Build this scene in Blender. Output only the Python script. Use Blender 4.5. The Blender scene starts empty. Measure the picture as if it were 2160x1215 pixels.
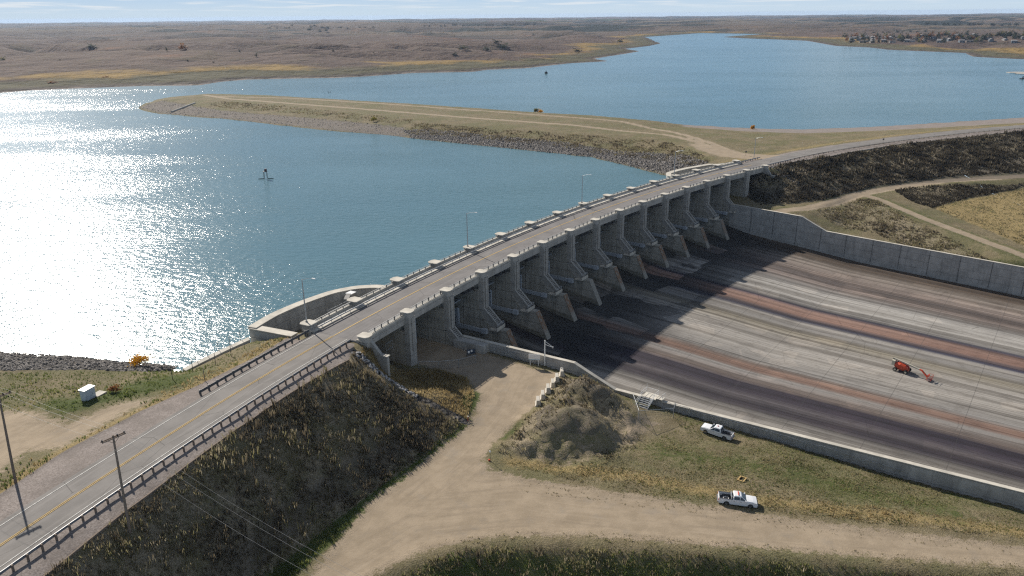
import bpy, bmesh, math, random
import numpy as np
from mathutils import Vector, Matrix
from mathutils.geometry import delaunay_2d_cdt
random.seed(7); rng = np.random.default_rng(11)
R = math.radians
scn = bpy.context.scene
col = scn.collection
# ------------------------------------------------------------------ camera
FPX, PITCH, ROLL, CZ = 1591.32, 0.347556, -0.0103267, 67.0   # focal length in 2160-px pixels
cam_d = bpy.data.cameras.new("camera"); cam = bpy.data.objects.new("camera", cam_d); col.objects.link(cam)
cam_d.sensor_width = 36; cam_d.lens = 36 * FPX / 2160
cam_d.clip_start = 0.5; cam_d.clip_end = 60000
cam.location = (0, 0, CZ)
cam.rotation_euler = (Matrix.Rotation(R(90) - PITCH, 3, 'X') @ Matrix.Rotation(ROLL, 3, 'Z')).to_euler()
scn.camera = cam
HAZE = 0.00004
# ------------------------------------------------------------------ world / sun
SUN_EL, SUN_AZ = R(31.7), R(-35.0)        # azimuth clockwise from +Y
w = bpy.data.worlds.new("World"); scn.world = w; w.use_nodes = True
nt = w.node_tree; nt.nodes.clear()
def wn(t, **k):
    n = nt.nodes.new(t)
    for a, b in k.items(): setattr(n, a, b)
    return n
out = wn('ShaderNodeOutputWorld'); bg = wn('ShaderNodeBackground'); sky = wn('ShaderNodeTexSky')
sky.sky_type = 'NISHITA'; sky.sun_disc = False; sky.sun_elevation = SUN_EL; sky.sun_rotation = SUN_AZ
sky.altitude = 550; sky.air_density = 1.0; sky.dust_density = 0.3; sky.ozone_density = 2.0
bg.inputs['Strength'].default_value = 0.05
tc = wn('ShaderNodeTexCoord'); sep = wn('ShaderNodeSeparateXYZ'); nt.links.new(tc.outputs['Generated'], sep.inputs[0])
zz = wn('ShaderNodeMath', operation='MAXIMUM'); nt.links.new(sep.outputs['Z'], zz.inputs[0]); zz.inputs[1].default_value = 0.0
za = wn('ShaderNodeMath', operation='ADD'); nt.links.new(zz.outputs[0], za.inputs[0]); za.inputs[1].default_value = 0.035
cx = wn('ShaderNodeMath', operation='DIVIDE'); nt.links.new(sep.outputs['X'], cx.inputs[0]); nt.links.new(za.outputs[0], cx.inputs[1])
cy = wn('ShaderNodeMath', operation='DIVIDE'); nt.links.new(sep.outputs['Y'], cy.inputs[0]); nt.links.new(za.outputs[0], cy.inputs[1])
cc = wn('ShaderNodeCombineXYZ'); nt.links.new(cx.outputs[0], cc.inputs[0]); nt.links.new(cy.outputs[0], cc.inputs[1])
cn = wn('ShaderNodeTexNoise'); cn.inputs['Scale'].default_value = 0.55; cn.inputs['Detail'].default_value = 7; cn.inputs['Roughness'].default_value = 0.55
cn.inputs['Distortion'].default_value = 0.3
nt.links.new(cc.outputs[0], cn.inputs['Vector'])
cr = wn('ShaderNodeMapRange'); nt.links.new(cn.outputs['Fac'], cr.inputs[0])
cr.inputs['From Min'].default_value = 0.47; cr.inputs['From Max'].default_value = 0.66; cr.inputs['To Max'].default_value = 0.85
cr.interpolation_type = 'SMOOTHSTEP'
hz = wn('ShaderNodeMapRange', interpolation_type='SMOOTHSTEP'); nt.links.new(zz.outputs[0], hz.inputs[0]); hz.inputs['From Min'].default_value = 0.0; hz.inputs['From Max'].default_value = 0.30; hz.inputs['To Min'].default_value = 1.0; hz.inputs['To Max'].default_value = 0.0
hm_ = wn('ShaderNodeMix', data_type='RGBA'); nt.links.new(hz.outputs[0], hm_.inputs[0]); nt.links.new(sky.outputs[0], hm_.inputs[6]); hc = wn('ShaderNodeMapRange', interpolation_type='SMOOTHSTEP'); nt.links.new(zz.outputs[0], hc.inputs[0]); hc.inputs['From Max'].default_value = 0.05
h2 = wn('ShaderNodeMix', data_type='RGBA'); nt.links.new(hc.outputs[0], h2.inputs[0]); h2.inputs[6].default_value = (8.6, 10.4, 12.0, 1); h2.inputs[7].default_value = (4.6, 7.9, 12.2, 1); nt.links.new(h2.outputs[2], hm_.inputs[7])
cf2 = wn('ShaderNodeMapRange'); nt.links.new(zz.outputs[0], cf2.inputs[0]); cf2.inputs['From Min'].default_value = .004; cf2.inputs['From Max'].default_value = .015
cf3 = wn('ShaderNodeMath', operation='MULTIPLY'); nt.links.new(cr.outputs[0], cf3.inputs[0]); nt.links.new(cf2.outputs[0], cf3.inputs[1])
mx = wn('ShaderNodeMix', data_type='RGBA'); nt.links.new(cf3.outputs[0], mx.inputs[0]); nt.links.new(hm_.outputs[2], mx.inputs[6])
mx.inputs[7].default_value = (11.9, 12.4, 12.8, 1)
nt.links.new(mx.outputs[2], bg.inputs[0]); nt.links.new(bg.outputs[0], out.inputs[0])
sd_ = bpy.data.lights.new("sun", 'SUN'); sd_.energy = 5.0; sd_.angle = R(0.53); sd_.color = (1, 0.93, 0.83)
sun = bpy.data.objects.new("sun", sd_); col.objects.link(sun)
sdir = Vector((math.sin(SUN_AZ) * math.cos(SUN_EL), math.cos(SUN_AZ) * math.cos(SUN_EL), math.sin(SUN_EL)))
sun.rotation_euler = sdir.to_track_quat('Z', 'Y').to_euler(); sun.location = sdir * 500
scn.cycles.use_denoising = False; scn.cycles.caustics_reflective = False; scn.cycles.caustics_refractive = False; scn.cycles.sample_clamp_indirect = 3.0; scn.cycles.max_bounces = 6; scn.cycles.use_adaptive_sampling = False; scn.cycles.filter_width = 1.25
vs = scn.view_settings; vs.view_transform = 'Standard'; vs.look = 'None'; vs.exposure = 0.45; vs.gamma = 1; vs.use_curve_mapping = False
# ------------------------------------------------------------------ surveying helpers
def ray(px, py):
    x, y = (px - 1080) / FPX, (py - 607.5) / FPX
    cr_, sr_ = math.cos(ROLL), math.sin(ROLL); x, y = x * cr_ + y * sr_, -x * sr_ + y * cr_
    c, s = math.cos(PITCH), math.sin(PITCH)
    return (x, c - s * y, -s - c * y)
def W(px, py, z):
    d = ray(px, py); t = (z - CZ) / d[2]
    return (d[0] * t, d[1] * t, z)
AX, AY, TH, KK = -28.71956, 135.04181, 1.114327, -0.00169323
def phi(s): return TH + KK * s
def offc(s): return 0.0 if s < 270 else -0.042 * (s - 270)
def S(s, off, z=None):
    """point beside the dam's curved line: s along it, off towards the lake"""
    p = phi(s); off = off + offc(s)
    return (AX + (math.sin(p) - math.sin(TH)) / KK - math.sin(p) * off,
            AY - (math.cos(p) - math.cos(TH)) / KK + math.cos(p) * off, road_z(s) if z is None else z)
def road_z(s): return 7.62 - 0.00835 * max(-20, min(225, s))
def az_(i): return 8.62 - 0.00835 * PS[i]                 # pedestal top level
PS = [0, 14.59]; PS.append(29.75)
for _ in range(11): PS.append(PS[-1] + 15.1)
PS += [PS[-1] + 15.16, PS[-1] + 29.75]
MO = (30.380, 230.919); NX, NY = 0.79761, -0.603174
TX, TY = 0.603174, 0.79761
def UV(u, v, z): return (MO[0] + NX * u + TX * v, MO[1] + NY * u + TY * v, z)
def uvof(x, y):
    dx, dy = x - MO[0], y - MO[1]; return dx * NX + dy * NY, dx * TX + dy * TY
def vw(u): return 80 - 0.115 * (u - 17)
FU = [-60, 17, 24, 40, 60, 120, 200, 260]; FZ = [-13.4, -13.6, -14.2, -15.0, -16.3, -17.0, -18.0, -18.5]
def floor_z(u, v): return float(np.interp(u, FU, FZ)) - 0.0083 * v
# ------------------------------------------------------------------ object helpers
def tag(o, label=None, cat=None, group=None, kind=None):
    if label: o["label"] = label
    if cat: o["category"] = cat
    if group: o["group"] = group
    if kind: o["kind"] = kind
    return o
def empty(name, loc=(0, 0, 0), rz=0.0):
    o = bpy.data.objects.new(name, None); col.objects.link(o); o.location = loc; o.rotation_euler = (0, 0, rz); o.empty_display_size = .3
    return o
def copy_tree(o, parent=None):
    c = o.copy(); col.objects.link(c); c.parent = parent
    for ch in [x for x in KIDS.get(o.name, [])]: copy_tree(ch, c)
    return c
KIDS = {}
class MB:
    def __init__(s): s.v = []; s.f = []; s.m = []
    def add(s, vs_, fs, m=0):
        b = len(s.v); s.v += [tuple(p) for p in vs_]; s.f += [tuple(b + i for i in f) for f in fs]; s.m += [m] * len(fs); return s
    def box(s, c, d, rz=0.0, m=0, taper=1.0):
        x, y, z = d[0] / 2, d[1] / 2, d[2] / 2; P = []
        for sz, t in ((-1, 1), (1, taper)):
            for sx, sy in ((-1, -1), (1, -1), (1, 1), (-1, 1)):
                a, b = sx * x * t, sy * y * t
                P.append((c[0] + a * math.cos(rz) - b * math.sin(rz), c[1] + a * math.sin(rz) + b * math.cos(rz), c[2] + sz * z))
        return s.add(P, [(3, 2, 1, 0), (4, 5, 6, 7), (0, 1, 5, 4), (1, 2, 6, 5), (2, 3, 7, 6), (3, 0, 4, 7)], m)
    def bar(s, a, b, r, n=6, r2=None, m=0):
        a, b = Vector(a), Vector(b); d = b - a
        if d.length < 1e-6: return s
        d.normalize(); u = d.orthogonal().normalized(); v = d.cross(u); r2 = r if r2 is None else r2
        P = [a + (u * math.cos(6.28318 * i / n) + v * math.sin(6.28318 * i / n)) * r for i in range(n)]
        P += [b + (u * math.cos(6.28318 * i / n) + v * math.sin(6.28318 * i / n)) * r2 for i in range(n)]
        return s.add(P, [(i, (i + 1) % n, n + (i + 1) % n, n + i) for i in range(n)] + [tuple(range(n))[::-1], tuple(range(n, 2 * n))], m)
    def beam(s, a, b, wd, h, m=0):
        """rectangular bar from a to b (centres), width horizontal, height vertical"""
        a, b = Vector(a), Vector(b); d = (b - a).normalized(); sx = d.cross(Vector((0, 0, 1)))
        if sx.length < 1e-4: sx = Vector((1, 0, 0))
        sx.normalize(); up = sx.cross(d).normalized(); P = []
        for c in (a, b):
            for p, q in ((-1, -1), (1, -1), (1, 1), (-1, 1)): P.append(c + sx * p * wd / 2 + up * q * h / 2)
        return s.add(P, [(3, 2, 1, 0), (4, 5, 6, 7), (0, 1, 5, 4), (1, 2, 6, 5), (2, 3, 7, 6), (3, 0, 4, 7)], m)
    def prism(s, poly, y0, y1, m=0):
        """polygon in x-z extruded along y"""
        n = len(poly); P = [(x, y0, z) for x, z in poly] + [(x, y1, z) for x, z in poly]
        return s.add(P, [tuple(range(n)), tuple(range(n, 2 * n))[::-1]] + [((i + 1) % n, i, n + i, n + (i + 1) % n) for i in range(n)], m)
    def cap(s, poly, z0, z1, m=0):
        """polygon in x-y extruded in z"""
        n = len(poly); P = [(x, y, z0) for x, y in poly] + [(x, y, z1) for x, y in poly]
        return s.add(P, [tuple(range(n))[::-1], tuple(range(n, 2 * n))] + [(i, (i + 1) % n, n + (i + 1) % n, n + i) for i in range(n)], m)
    def strip(s, rows, m=0, close=False):
        n = len(rows[0]); P = [p for r in rows for p in r]; F = []
        for i in range(len(rows) - 1):
            for j in range(n - 1 if not close else n):
                k = (j + 1) % n; F.append((i * n + j, i * n + k, (i + 1) * n + k, (i + 1) * n + j))
        if close: F += [tuple(range(n))[::-1], tuple((len(rows) - 1) * n + q for q in range(n))]
        return s.add(P, F, m)
    def build(s, name, mats, parent=None, smooth=False, fix=True, bevel=0.0):
        me = bpy.data.meshes.new(name); me.from_pydata(s.v, [], s.f)
        if not isinstance(mats, (list, tuple)): mats = [mats]
        for q in mats: me.materials.append(q)
        me.polygons.foreach_set('material_index', s.m)
        if fix:
            bm = bmesh.new(); bm.from_mesh(me); bmesh.ops.recalc_face_normals(bm, faces=bm.faces)
            if bevel: bmesh.ops.bevel(bm, geom=bm.edges[:], offset=bevel, segments=2, affect='EDGES', profile=.6)
            bm.to_mesh(me); bm.free()
        if smooth: me.polygons.foreach_set('use_smooth', [True] * len(me.polygons))
        o = bpy.data.objects.new(name, me); col.objects.link(o)
        if parent is not None: o.parent = parent; KIDS.setdefault(parent.name, []).append(o)
        return o
def np_mesh(name, v, f, mats, parent=None, smooth=False, quads=True):
    me = bpy.data.meshes.new(name); v = np.asarray(v, np.float32); f = np.asarray(f, np.int32); k = f.shape[1]
    me.vertices.add(len(v)); me.vertices.foreach_set('co', v.ravel())
    me.loops.add(f.size); me.loops.foreach_set('vertex_index', f.ravel())
    me.polygons.add(len(f)); me.polygons.foreach_set('loop_start', np.arange(0, f.size, k, dtype=np.int32))
    me.update(calc_edges=True)
    for q in (mats if isinstance(mats, (list, tuple)) else [mats]): me.materials.append(q)
    if smooth: me.polygons.foreach_set('use_smooth', np.ones(len(f), bool))
    o = bpy.data.objects.new(name, me); col.objects.link(o)
    if parent is not None: o.parent = parent; KIDS.setdefault(parent.name, []).append(o)
    return o
# ------------------------------------------------------------------ material helpers
class Mat:
    def __init__(s, name, rough=0.8, spec=0.3, metal=0.0):
        s.m = bpy.data.materials.new(name); s.m.use_nodes = True; s.t = s.m.node_tree; s.n = s.t.nodes; s.l = s.t.links
        s.b = s.n['Principled BSDF']; s.b.inputs['Roughness'].default_value = rough
        s.b.inputs['Specular IOR Level'].default_value = spec; s.b.inputs['Metallic'].default_value = metal
    def new(s, t, **k):
        n = s.n.new(t)
        for a, b in k.items(): setattr(n, a, b)
        return n
    def put(s, sock, v):
        if v is None: return
        if hasattr(v, 'is_output') or isinstance(v, bpy.types.NodeSocket): s.l.new(v, sock)
        elif isinstance(v, (tuple, list)) and len(v) == 3 and sock.type == 'RGBA': sock.default_value = (*v, 1)
        else: sock.default_value = v
    def co(s, kind='Object', scale=None, rot=None):
        tc_ = s.new('ShaderNodeTexCoord'); o = tc_.outputs[kind]
        if scale or rot:
            mp = s.new('ShaderNodeMapping'); s.l.new(o, mp.inputs[0])
            if scale: mp.inputs['Scale'].default_value = scale
            if rot: mp.inputs['Rotation'].default_value = rot
            o = mp.outputs[0]
        return o
    def uv(s, name, scale=None):
        a = s.new('ShaderNodeUVMap', uv_map=name).outputs[0]
        if scale:
            mp = s.new('ShaderNodeMapping'); s.l.new(a, mp.inputs[0]); mp.inputs['Scale'].default_value = scale; a = mp.outputs[0]
        return a
    def noise(s, vec, scale, detail=4, rough=0.55, dist=0.0, out='Fac'):
        n = s.new('ShaderNodeTexNoise'); s.put(n.inputs['Vector'], vec); n.inputs['Scale'].default_value = scale
        n.inputs['Detail'].default_value = detail; n.inputs['Roughness'].default_value = rough; n.inputs['Distortion'].default_value = dist
        return n.outputs[out]
    def vor(s, vec, scale, feature='F1', out='Distance', rnd=1.0):
        n = s.new('ShaderNodeTexVoronoi', feature=feature); s.put(n.inputs['Vector'], vec); n.inputs['Scale'].default_value = scale
        n.inputs['Randomness'].default_value = rnd
        return n.outputs[out]
    def math(s, op, a, b=None, c=None):
        n = s.new('ShaderNodeMath', operation=op); s.put(n.inputs[0], a); s.put(n.inputs[1], b); s.put(n.inputs[2], c); return n.outputs[0]
    def rng(s, v, a, b, c=0.0, d=1.0, smooth=True):
        n = s.new('ShaderNodeMapRange', interpolation_type='SMOOTHSTEP' if smooth else 'LINEAR'); s.put(n.inputs[0], v)
        for i, q in zip((1, 2, 3, 4), (a, b, c, d)): s.put(n.inputs[i], q)
        return n.outputs[0]
    def mix(s, f, a, b, mode='MIX'):
        n = s.new('ShaderNodeMix', data_type='RGBA', blend_type=mode, clamp_factor=True); s.put(n.inputs[0], f); s.put(n.inputs[6], a); s.put(n.inputs[7], b); return n.outputs[2]
    def ramp(s, v, stops, interp='LINEAR'):
        n = s.new('ShaderNodeValToRGB'); s.put(n.inputs[0], v); e = n.color_ramp.elements; n.color_ramp.interpolation = interp
        e[0].position = stops[0][0]; e[0].color = (*stops[0][1], 1); e[1].position = stops[-1][0]; e[1].color = (*stops[-1][1], 1)
        for p, c in stops[1:-1]:
            q = e.new(p); q.color = (*c, 1)
        return n.outputs[0]
    def attr(s, name, out='Color'): return s.new('ShaderNodeAttribute', attribute_name=name).outputs[out]
    def bump(s, h, strength=0.3, dist=0.1):
        n = s.new('ShaderNodeBump'); s.put(n.inputs['Height'], h); n.inputs['Strength'].default_value = strength; n.inputs['Distance'].default_value = dist
        s.l.new(n.outputs[0], s.b.inputs['Normal']); return n
    def base(s, c): s.put(s.b.inputs['Base Color'], c); return s
def simple(name, c, rough=0.7, metal=0.0, var=0.15, scale=3.0, spec=0.35):
    M = Mat(name, rough, spec, metal); n = M.noise(M.co(), scale, 4)
    M.base(M.mix(M.rng(n, .3, .7), tuple(x * (1 - var) for x in c), tuple(min(1, x * (1 + var)) for x in c))); return M.m
MATS = {}
# ---- concrete
def concrete(name, c, dark=0.5, panel=True, streak=0.6, scale=1.0):
    M = Mat(name, 0.85, 0.2); P = M.co('Object')
    n1 = M.noise(P, 0.35 * scale, 6, .65); n2 = M.noise(P, 2.6 * scale, 5, .6)
    st = M.noise(M.co('Object', (1.6, 1.6, 0.12)), 0.9, 6, .7)
    cA = M.mix(M.rng(n1, .32, .68), tuple(x * .78 for x in c), tuple(x * 1.12 for x in c))
    cB = M.mix(M.math('MULTIPLY', M.rng(st, .50, .74), streak), cA, tuple(x * dark for x in c))
    cC = M.mix(M.math('MULTIPLY', M.rng(n2, .55, .75), .35), cB, tuple(x * .6 for x in c))
    if panel:
        sep_ = M.new('ShaderNodeSeparateXYZ'); M.l.new(P, sep_.inputs[0])
        zf = M.math('FRACT', M.math('DIVIDE', M.math('ADD', sep_.outputs[2], M.math('MULTIPLY', n1, .3)), 2.45))
        ln = M.math('MULTIPLY', M.math('LESS_THAN', zf, 0.05), M.rng(n2, .38, .55, .2, .8))
        cC = M.mix(ln, cC, tuple(x * .35 for x in c))
    M.base(cC); M.bump(M.noise(P, 6, 4), .25, .05); return M.m
MATS['conc'] = concrete('concrete_grey', (0.38, 0.365, 0.335))
MATS['conc_pier'] = concrete('concrete_pier', (0.37, 0.345, 0.295), .42, True, .75)
MATS['conc_light'] = concrete('concrete_light', (0.52, 0.485, 0.42), .75, False, .3)
MATS['conc_wall'] = concrete('concrete_wall', (0.42, 0.41, 0.385), .5, True, .8)
MATS['steel'] = simple('galvanised_steel', (0.38, 0.40, 0.42), .45, .6)
MATS['alu'] = simple('aluminium_rail', (.50, .49, .46), .45, .3)
MATS['steel_wire'] = simple('wire_grey', (.22, .22, .22), .6, .2)
MATS['railsteel'] = simple('guardrail_steel', (.20, .205, .21), .5, .5)
MATS['steel_dark'] = simple('weathered_steel', (0.10, 0.10, 0.10), .6, .3)
MATS['blue_steel'] = simple('blue_painted_steel', (0.40, 0.44, 0.49), .5, .0)
MATS['gate_dark'] = simple('gate_plate', (0.06, 0.075, 0.09), .55, .2)
MATS['wood'] = simple('weathered_timber', (0.17, 0.13, 0.10), .9, 0, .3, 8)
MATS['white'] = simple('white_paint', (0.78, 0.78, 0.76), .35, 0, .05)
MATS['rubber'] = simple('black_rubber', (0.02, 0.02, 0.02), .8)
MATS['glass'] = simple('dark_glass', (0.02, 0.03, 0.04), .08, 0, .1, 3, .6)
# ------------------------------------------------------------------ asphalt
def road_mat(name, c, patches=True):
    M = Mat(name, .88, .25); P = M.uv('along'); n = M.noise(M.co(), .22, 6, .6); f = M.noise(M.co(), 5, 4)
    st = M.noise(M.uv('along', (.02, 1.3, 1)), 1.0, 5, .6)
    a = M.mix(M.rng(n, .3, .7), tuple(x * .85 for x in c), tuple(x * 1.15 for x in c))
    a = M.mix(M.math('MULTIPLY', M.rng(st, .45, .7), .55), a, tuple(x * 1.35 for x in c))
    a = M.mix(M.math('MULTIPLY', M.rng(f, .5, .8), .3), a, tuple(x * .6 for x in c))
    sep_ = M.new('ShaderNodeSeparateXYZ'); M.l.new(P, sep_.inputs[0])
    if patches:
        crk = M.vor(M.uv('along', (.09, .22, 1)), 1.0, 'DISTANCE_TO_EDGE'); 
        a = M.mix(M.math('MULTIPLY', M.math('LESS_THAN', crk, .006), .7), a, tuple(x * .45 for x in c))
    M.base(a); M.bump(f, .15, .02); return M.m
MATS['asphalt'] = road_mat('asphalt', (0.165, 0.155, 0.150))
MATS['asphalt_worn'] = road_mat('asphalt_worn', (0.185, 0.172, 0.160))
MATS['yellow'] = simple('yellow_road_paint', (0.50, 0.33, 0.09), .8, 0, .25, 4)
MATS['roadwhite'] = simple('white_road_paint', (0.50, 0.49, 0.46), .8, 0, .3, 4)
# ------------------------------------------------------------------ TIN of the near ground
LINES = []
def L(*pts): LINES.append(list(pts)); return pts
def PX(z, *q): return [W(a, b, z) if len(c) == 0 else W(a, b, c[0]) for a, b, *c in q]
RS = [-130, -90, -60, -30, -10, -2]
L(*[S(s, 10.9, road_z(s) - .06) for s in RS]); L(*[S(s, 1.2, road_z(s) - .06) for s in RS])
kerbL = [S(-130, -3.4, 7.35)] + PX(7.35, (90, 1215), (260, 1082), (400, 978), (500, 905), (640, 812), (735, 757)); L(*kerbL)
kerb_pts = kerbL
gravL = [S(-130, 19, 7.3)] + PX(7.35, (0, 1043), (120, 960), (300, 865), (410, 815), (520, 762), (610, 708)); L(*gravL)
L(S(-130, 60, 6.0), S(-90, 55, 6.0))
benchL = PX(6.3, (0, 900), (110, 860), (250, 830), (360, 800)); L(*benchL)
L(W(0, 960, 6.6), W(150, 905, 6.6)); 
rockT = [(-150, 128, 3.2), (-125, 134, 3.2)] + PX(3.2, (0, 782), (150, 778), (280, 782), (372, 780)); L(*rockT)
shoreL = [(-170, 146, 0), (-135, 149, 0)] + PX(0, (0, 742), (120, 750), (250, 762), (378, 773)); L(*shoreL)
L((-170, 165, -4), (-110, 166, -4), *PX(-4, (150, 705), (300, 715), (430, 725), (500, 690)))
slopewall_top = PX(0, (385, 778, 2.3), (425, 758, 3.0), (475, 734, 4.2), (524, 712, 5.4))
L(*[(p[0] + .7, p[1] - .7, p[2] - .25) for p in slopewall_top]); L(*[(p[0] - 1.0, p[1] + 1.2, -3.5) for p in slopewall_top])
# downstream bank of the left embankment
toeL = [(-62, 30, -4.6), (-50, 55, -4.7)] + PX(-4.6, (600, 1187), (700, 1108), (800, 1030), (900, 960), (985, 890)); L(*toeL)
L(W(745, 744, 7.1), W(800, 785, 3.6), W(870, 830, .2), W(985, 890, -4.6))
L(W(985, 890, -4.6), *PX(-4.5, (1003, 835), (985, 800), (900, 778)), S(15, -2, -4.1), S(14.5, 15, -3.6))
L(S(1.5, -1.0, 6.0), S(1.5, 14, 5.6)); L(S(0, -1, 6.6), W(812, 790, -.4), W(845, 782, -3.2))
L(S(14.5, 22, 0.5), S(10, 27, 1.2), S(-3, 17, 5.0), S(1.5, 14, 5.6))
L(S(-10, 12.5, 7.2), S(-3, 14, 6.6), S(-3, 17, 5.0)); L(*PX(5.2, (535, 722), (575, 712), (612, 708)))
# upstream abutment outside
L(*PX(-4, (530, 655), (620, 625), (700, 596), (790, 585), (860, 590)))
# yard
YW = [(-12, -4.2), (8, -4.9), (18, -5.0), (30, -5.1), (38, -5.3), (48, -7.6), (60, -8.3), (76, -9.0), (100, -10.2), (125, -10.4), (175, -11), (230, -11.5)]
L(*[UV(u, -vw(u) - 1.0, z) for u, z in YW])
L(W(1000, 1000, -4.8), W(1030, 960, -4.8), W(1035, 900, -4.8), W(1100, 860, -4.9), W(1140, 850, -4.9), W(1190, 788, -5.0))
L(*PX(0, (1035, 985, -4.8), (1150, 1010, -5.0), (1300, 1040, -5.3), (1500, 1065, -5.8), (1700, 1092, -6.4), (2160, 1140, -7.6), (2500, 1180, -8)))
L(*PX(0, (700, 1290, -4.8), (810, 1215, -4.9), (900, 1175, -4.9), (1030, 1145, -5.0), (1250, 1148, -5.2), (1500, 1165, -5.6), (1850, 1190, -6.5), (2160, 1213, -7.3), (2500, 1240, -8)))
L(*PX(0, (950, 1330, -9.5), (1080, 1280, -9.5), (1600, 1290, -9.8), (2160, 1320, -10.5), (2600, 1350, -11)))
L(*PX(0, (1350, 930, -7.4), (1500, 960, -7.6), (1650, 990, -7.7), (1850, 1040, -8.2), (2160, 1115, -8.8)))
L(*PX(0, (1380, 885, -7.6), (1500, 925, -8.2), (1700, 970, -8.5), (2000, 1050, -9.4)))
# mounds
L(*PX(0, (1160, 880, -2.2), (1200, 866, -1.1), (1238, 880, -1.6), (1266, 908, -3.0)))
L(*PX(0, (1065, 955, -5.0), (1110, 966, -5.2), (1200, 968, -6.0), (1300, 948, -6.8), (1330, 905, -6.9)))
L(*PX(0, (1080, 925, -4.9), (1115, 885, -4.6), (1150, 862, -3.8), (1165, 850, -4.2), (1215, 838, -3.4)))
L(*PX(0, (1185, 808, -3.4), (1230, 800, -1.8), (1280, 824, -2.2), (1322, 860, -4.3)))
L(*PX(0, (1215, 850, -4.4), (1262, 868, -5.2), (1300, 890, -6.4)))
L(*PX(0, (1240, 800, -5.3), (1300, 836, -6.6), (1345, 862, -7.2)))
# right side
RR = [228, 245, 270, 300, 340, 390, 440, 520]
L(*[S(s, 11.0, 5.7) for s in RR]); L(*[S(s, 2.6, 5.7) for s in RR])
kerbR = [S(229, -1.2, 5.5)] + [W(1560 + x / 3.6, 230 + y / 3.6, 5.5) for x, y in ((430, 398), (600, 375), (860, 325), (1200, 270), (1700, 215), (2160, 165))] + [S(540, -15, 5.5)]; L(*kerbR)
toeR = [W(1735, 422, -3.6)] + PX(0, (1850, 392, -3.3), (2000, 374, -3.1), (2160, 364, -3.0)) + [(300, 380, -3), (480, 430, -3)]; L(*toeR)
L(S(227, -1, 4.6), S(227, 14, 4.4)); L(S(211, -1, -4.2), S(211, 14, -3.8))
drainR = [S(229.5, -6.0, 3.4), W(1680, 385, 1.0), W(1735, 422, -3.6)]; L(*drainR)
L(S(229.5, -6.0, 3.4), W(1628, 400, -1.5), W(1605, 432, -4.4))
L(*PX(0, (1735, 422, -3.6), (1665, 430, -4.3), (1605, 432, -4.4)))
YR = [(-12, -4.8), (8, -5.4), (22, -5.6), (37, -5.7), (48, -9.4), (62, -9.8), (80, -10.2), (107, -10.6), (125, -11), (175, -11.5), (230, -12)]
L(*[UV(u, vw(u) + 1.2, z) for u, z in YR])
L(*PX(0, (1710, 448, -4.8), (1790, 422, -4.4), (1850, 428, -4.5), (1950, 470, -5.6), (2060, 512, -6.6), (2160, 552, -7.4), (2260, 595, -8)))
L(*PX(0, (1790, 470, -7.6), (1900, 505, -9.0), (2050, 552, -9.9), (2160, 572, -10.3)))
L(*PX(0, (1665, 445, -4.2), (1740, 432, -4.0), (1820, 408, -3.8), (1900, 392, -3.6), (2160, 370, -3.3)))
L(*PX(0, (1880, 398, -3.8), (2000, 388, -3.7), (2160, 380, -3.5)), (330, 368, -3.6)); L(*PX(0, (1880, 402, -3.9), (1925, 425, -5.0), (1965, 438, -6.2), (2030, 420, -6.4), (2160, 396, -6.5)), (340, 350, -6.6))
L(*PX(0, (1860, 412, -4.2), (1985, 447, -6.0), (2100, 500, -6.9), (2160, 526, -7.3), (2260, 570, -7.9)))
L((300, 300, -7), (330, 250, -8), (300, 180, -10), (250, 100, -11), (150, 40, -11))
# groin
shoreG = PX(0, (287, 228), (292, 233), (330, 240), (400, 246), (480, 252), (600, 266), (700, 277), (800, 284), (840, 289), (870, 293), (1000, 307), (1100, 317), (1250, 333), (1330, 352), (1400, 370), (1416, 376)); L(*shoreG)
topG = PX(0, (345, 210, 2.6), (400, 204, 4.0), (460, 209, 4.4), (600, 220, 4.6), (720, 234, 4.7), (870, 250, 4.7), (1000, 262, 4.8), (1200, 278, 5.0), (1400, 291, 5.2), (1470, 315, 5.4), (1500, 332, 5.5), (1530, 342, 5.5)); L(*topG)
crestG = PX(0, (440, 197, 3.6), (560, 200, 3.8), (700, 208, 3.9), (900, 220, 4.0), (1100, 234, 4.0), (1250, 243, 3.8), (1380, 254, 3.0)); L(*crestG)
def away(p, d, z):
    r_ = math.hypot(p[0], p[1]); return (p[0] + p[0] / r_ * d, p[1] + p[1] / r_ * d, z)
L(*[away(p, 26, -2.5) for p in crestG]); L(*[away(p, 60, -5) for p in crestG])
L(*PX(0, (287, 228), (300, 221), (345, 208, .6), (400, 201, 1.2), (440, 196.5, 1.4)))
L(*PX(-4, (240, 226), (300, 210), (380, 195)))
L(*PX(-4, (250, 240), (300, 262), (480, 278), (600, 292), (840, 312), (1000, 328), (1100, 340), (1250, 360), (1330, 378), (1390, 396)))
shoreD = PX(0, (1440, 263), (1500, 266), (1560, 270), (1690, 273), (1850, 267), (2000, 258), (2160, 248)) + [(460, 545, 0), (540, 580, 0)]; L(*shoreD)
L(*PX(2.4, (1440, 268), (1560, 277), (1690, 281), (1850, 276), (2000, 268), (2160, 259)), (470, 530, 2.4), (540, 560, 2.4))
L(*PX(-4, (1450, 249), (1560, 259), (1690, 262), (1850, 256), (2000, 247), (2160, 237)), (450, 575, -4), (540, 615, -4))
L(*PX(5.0, (1400, 292), (1500, 308), (1560, 320), (1640, 322), (1700, 312), (1850, 292)))
L(*PX(4.2, (1480, 285), (1600, 300), (1700, 298)))
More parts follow.
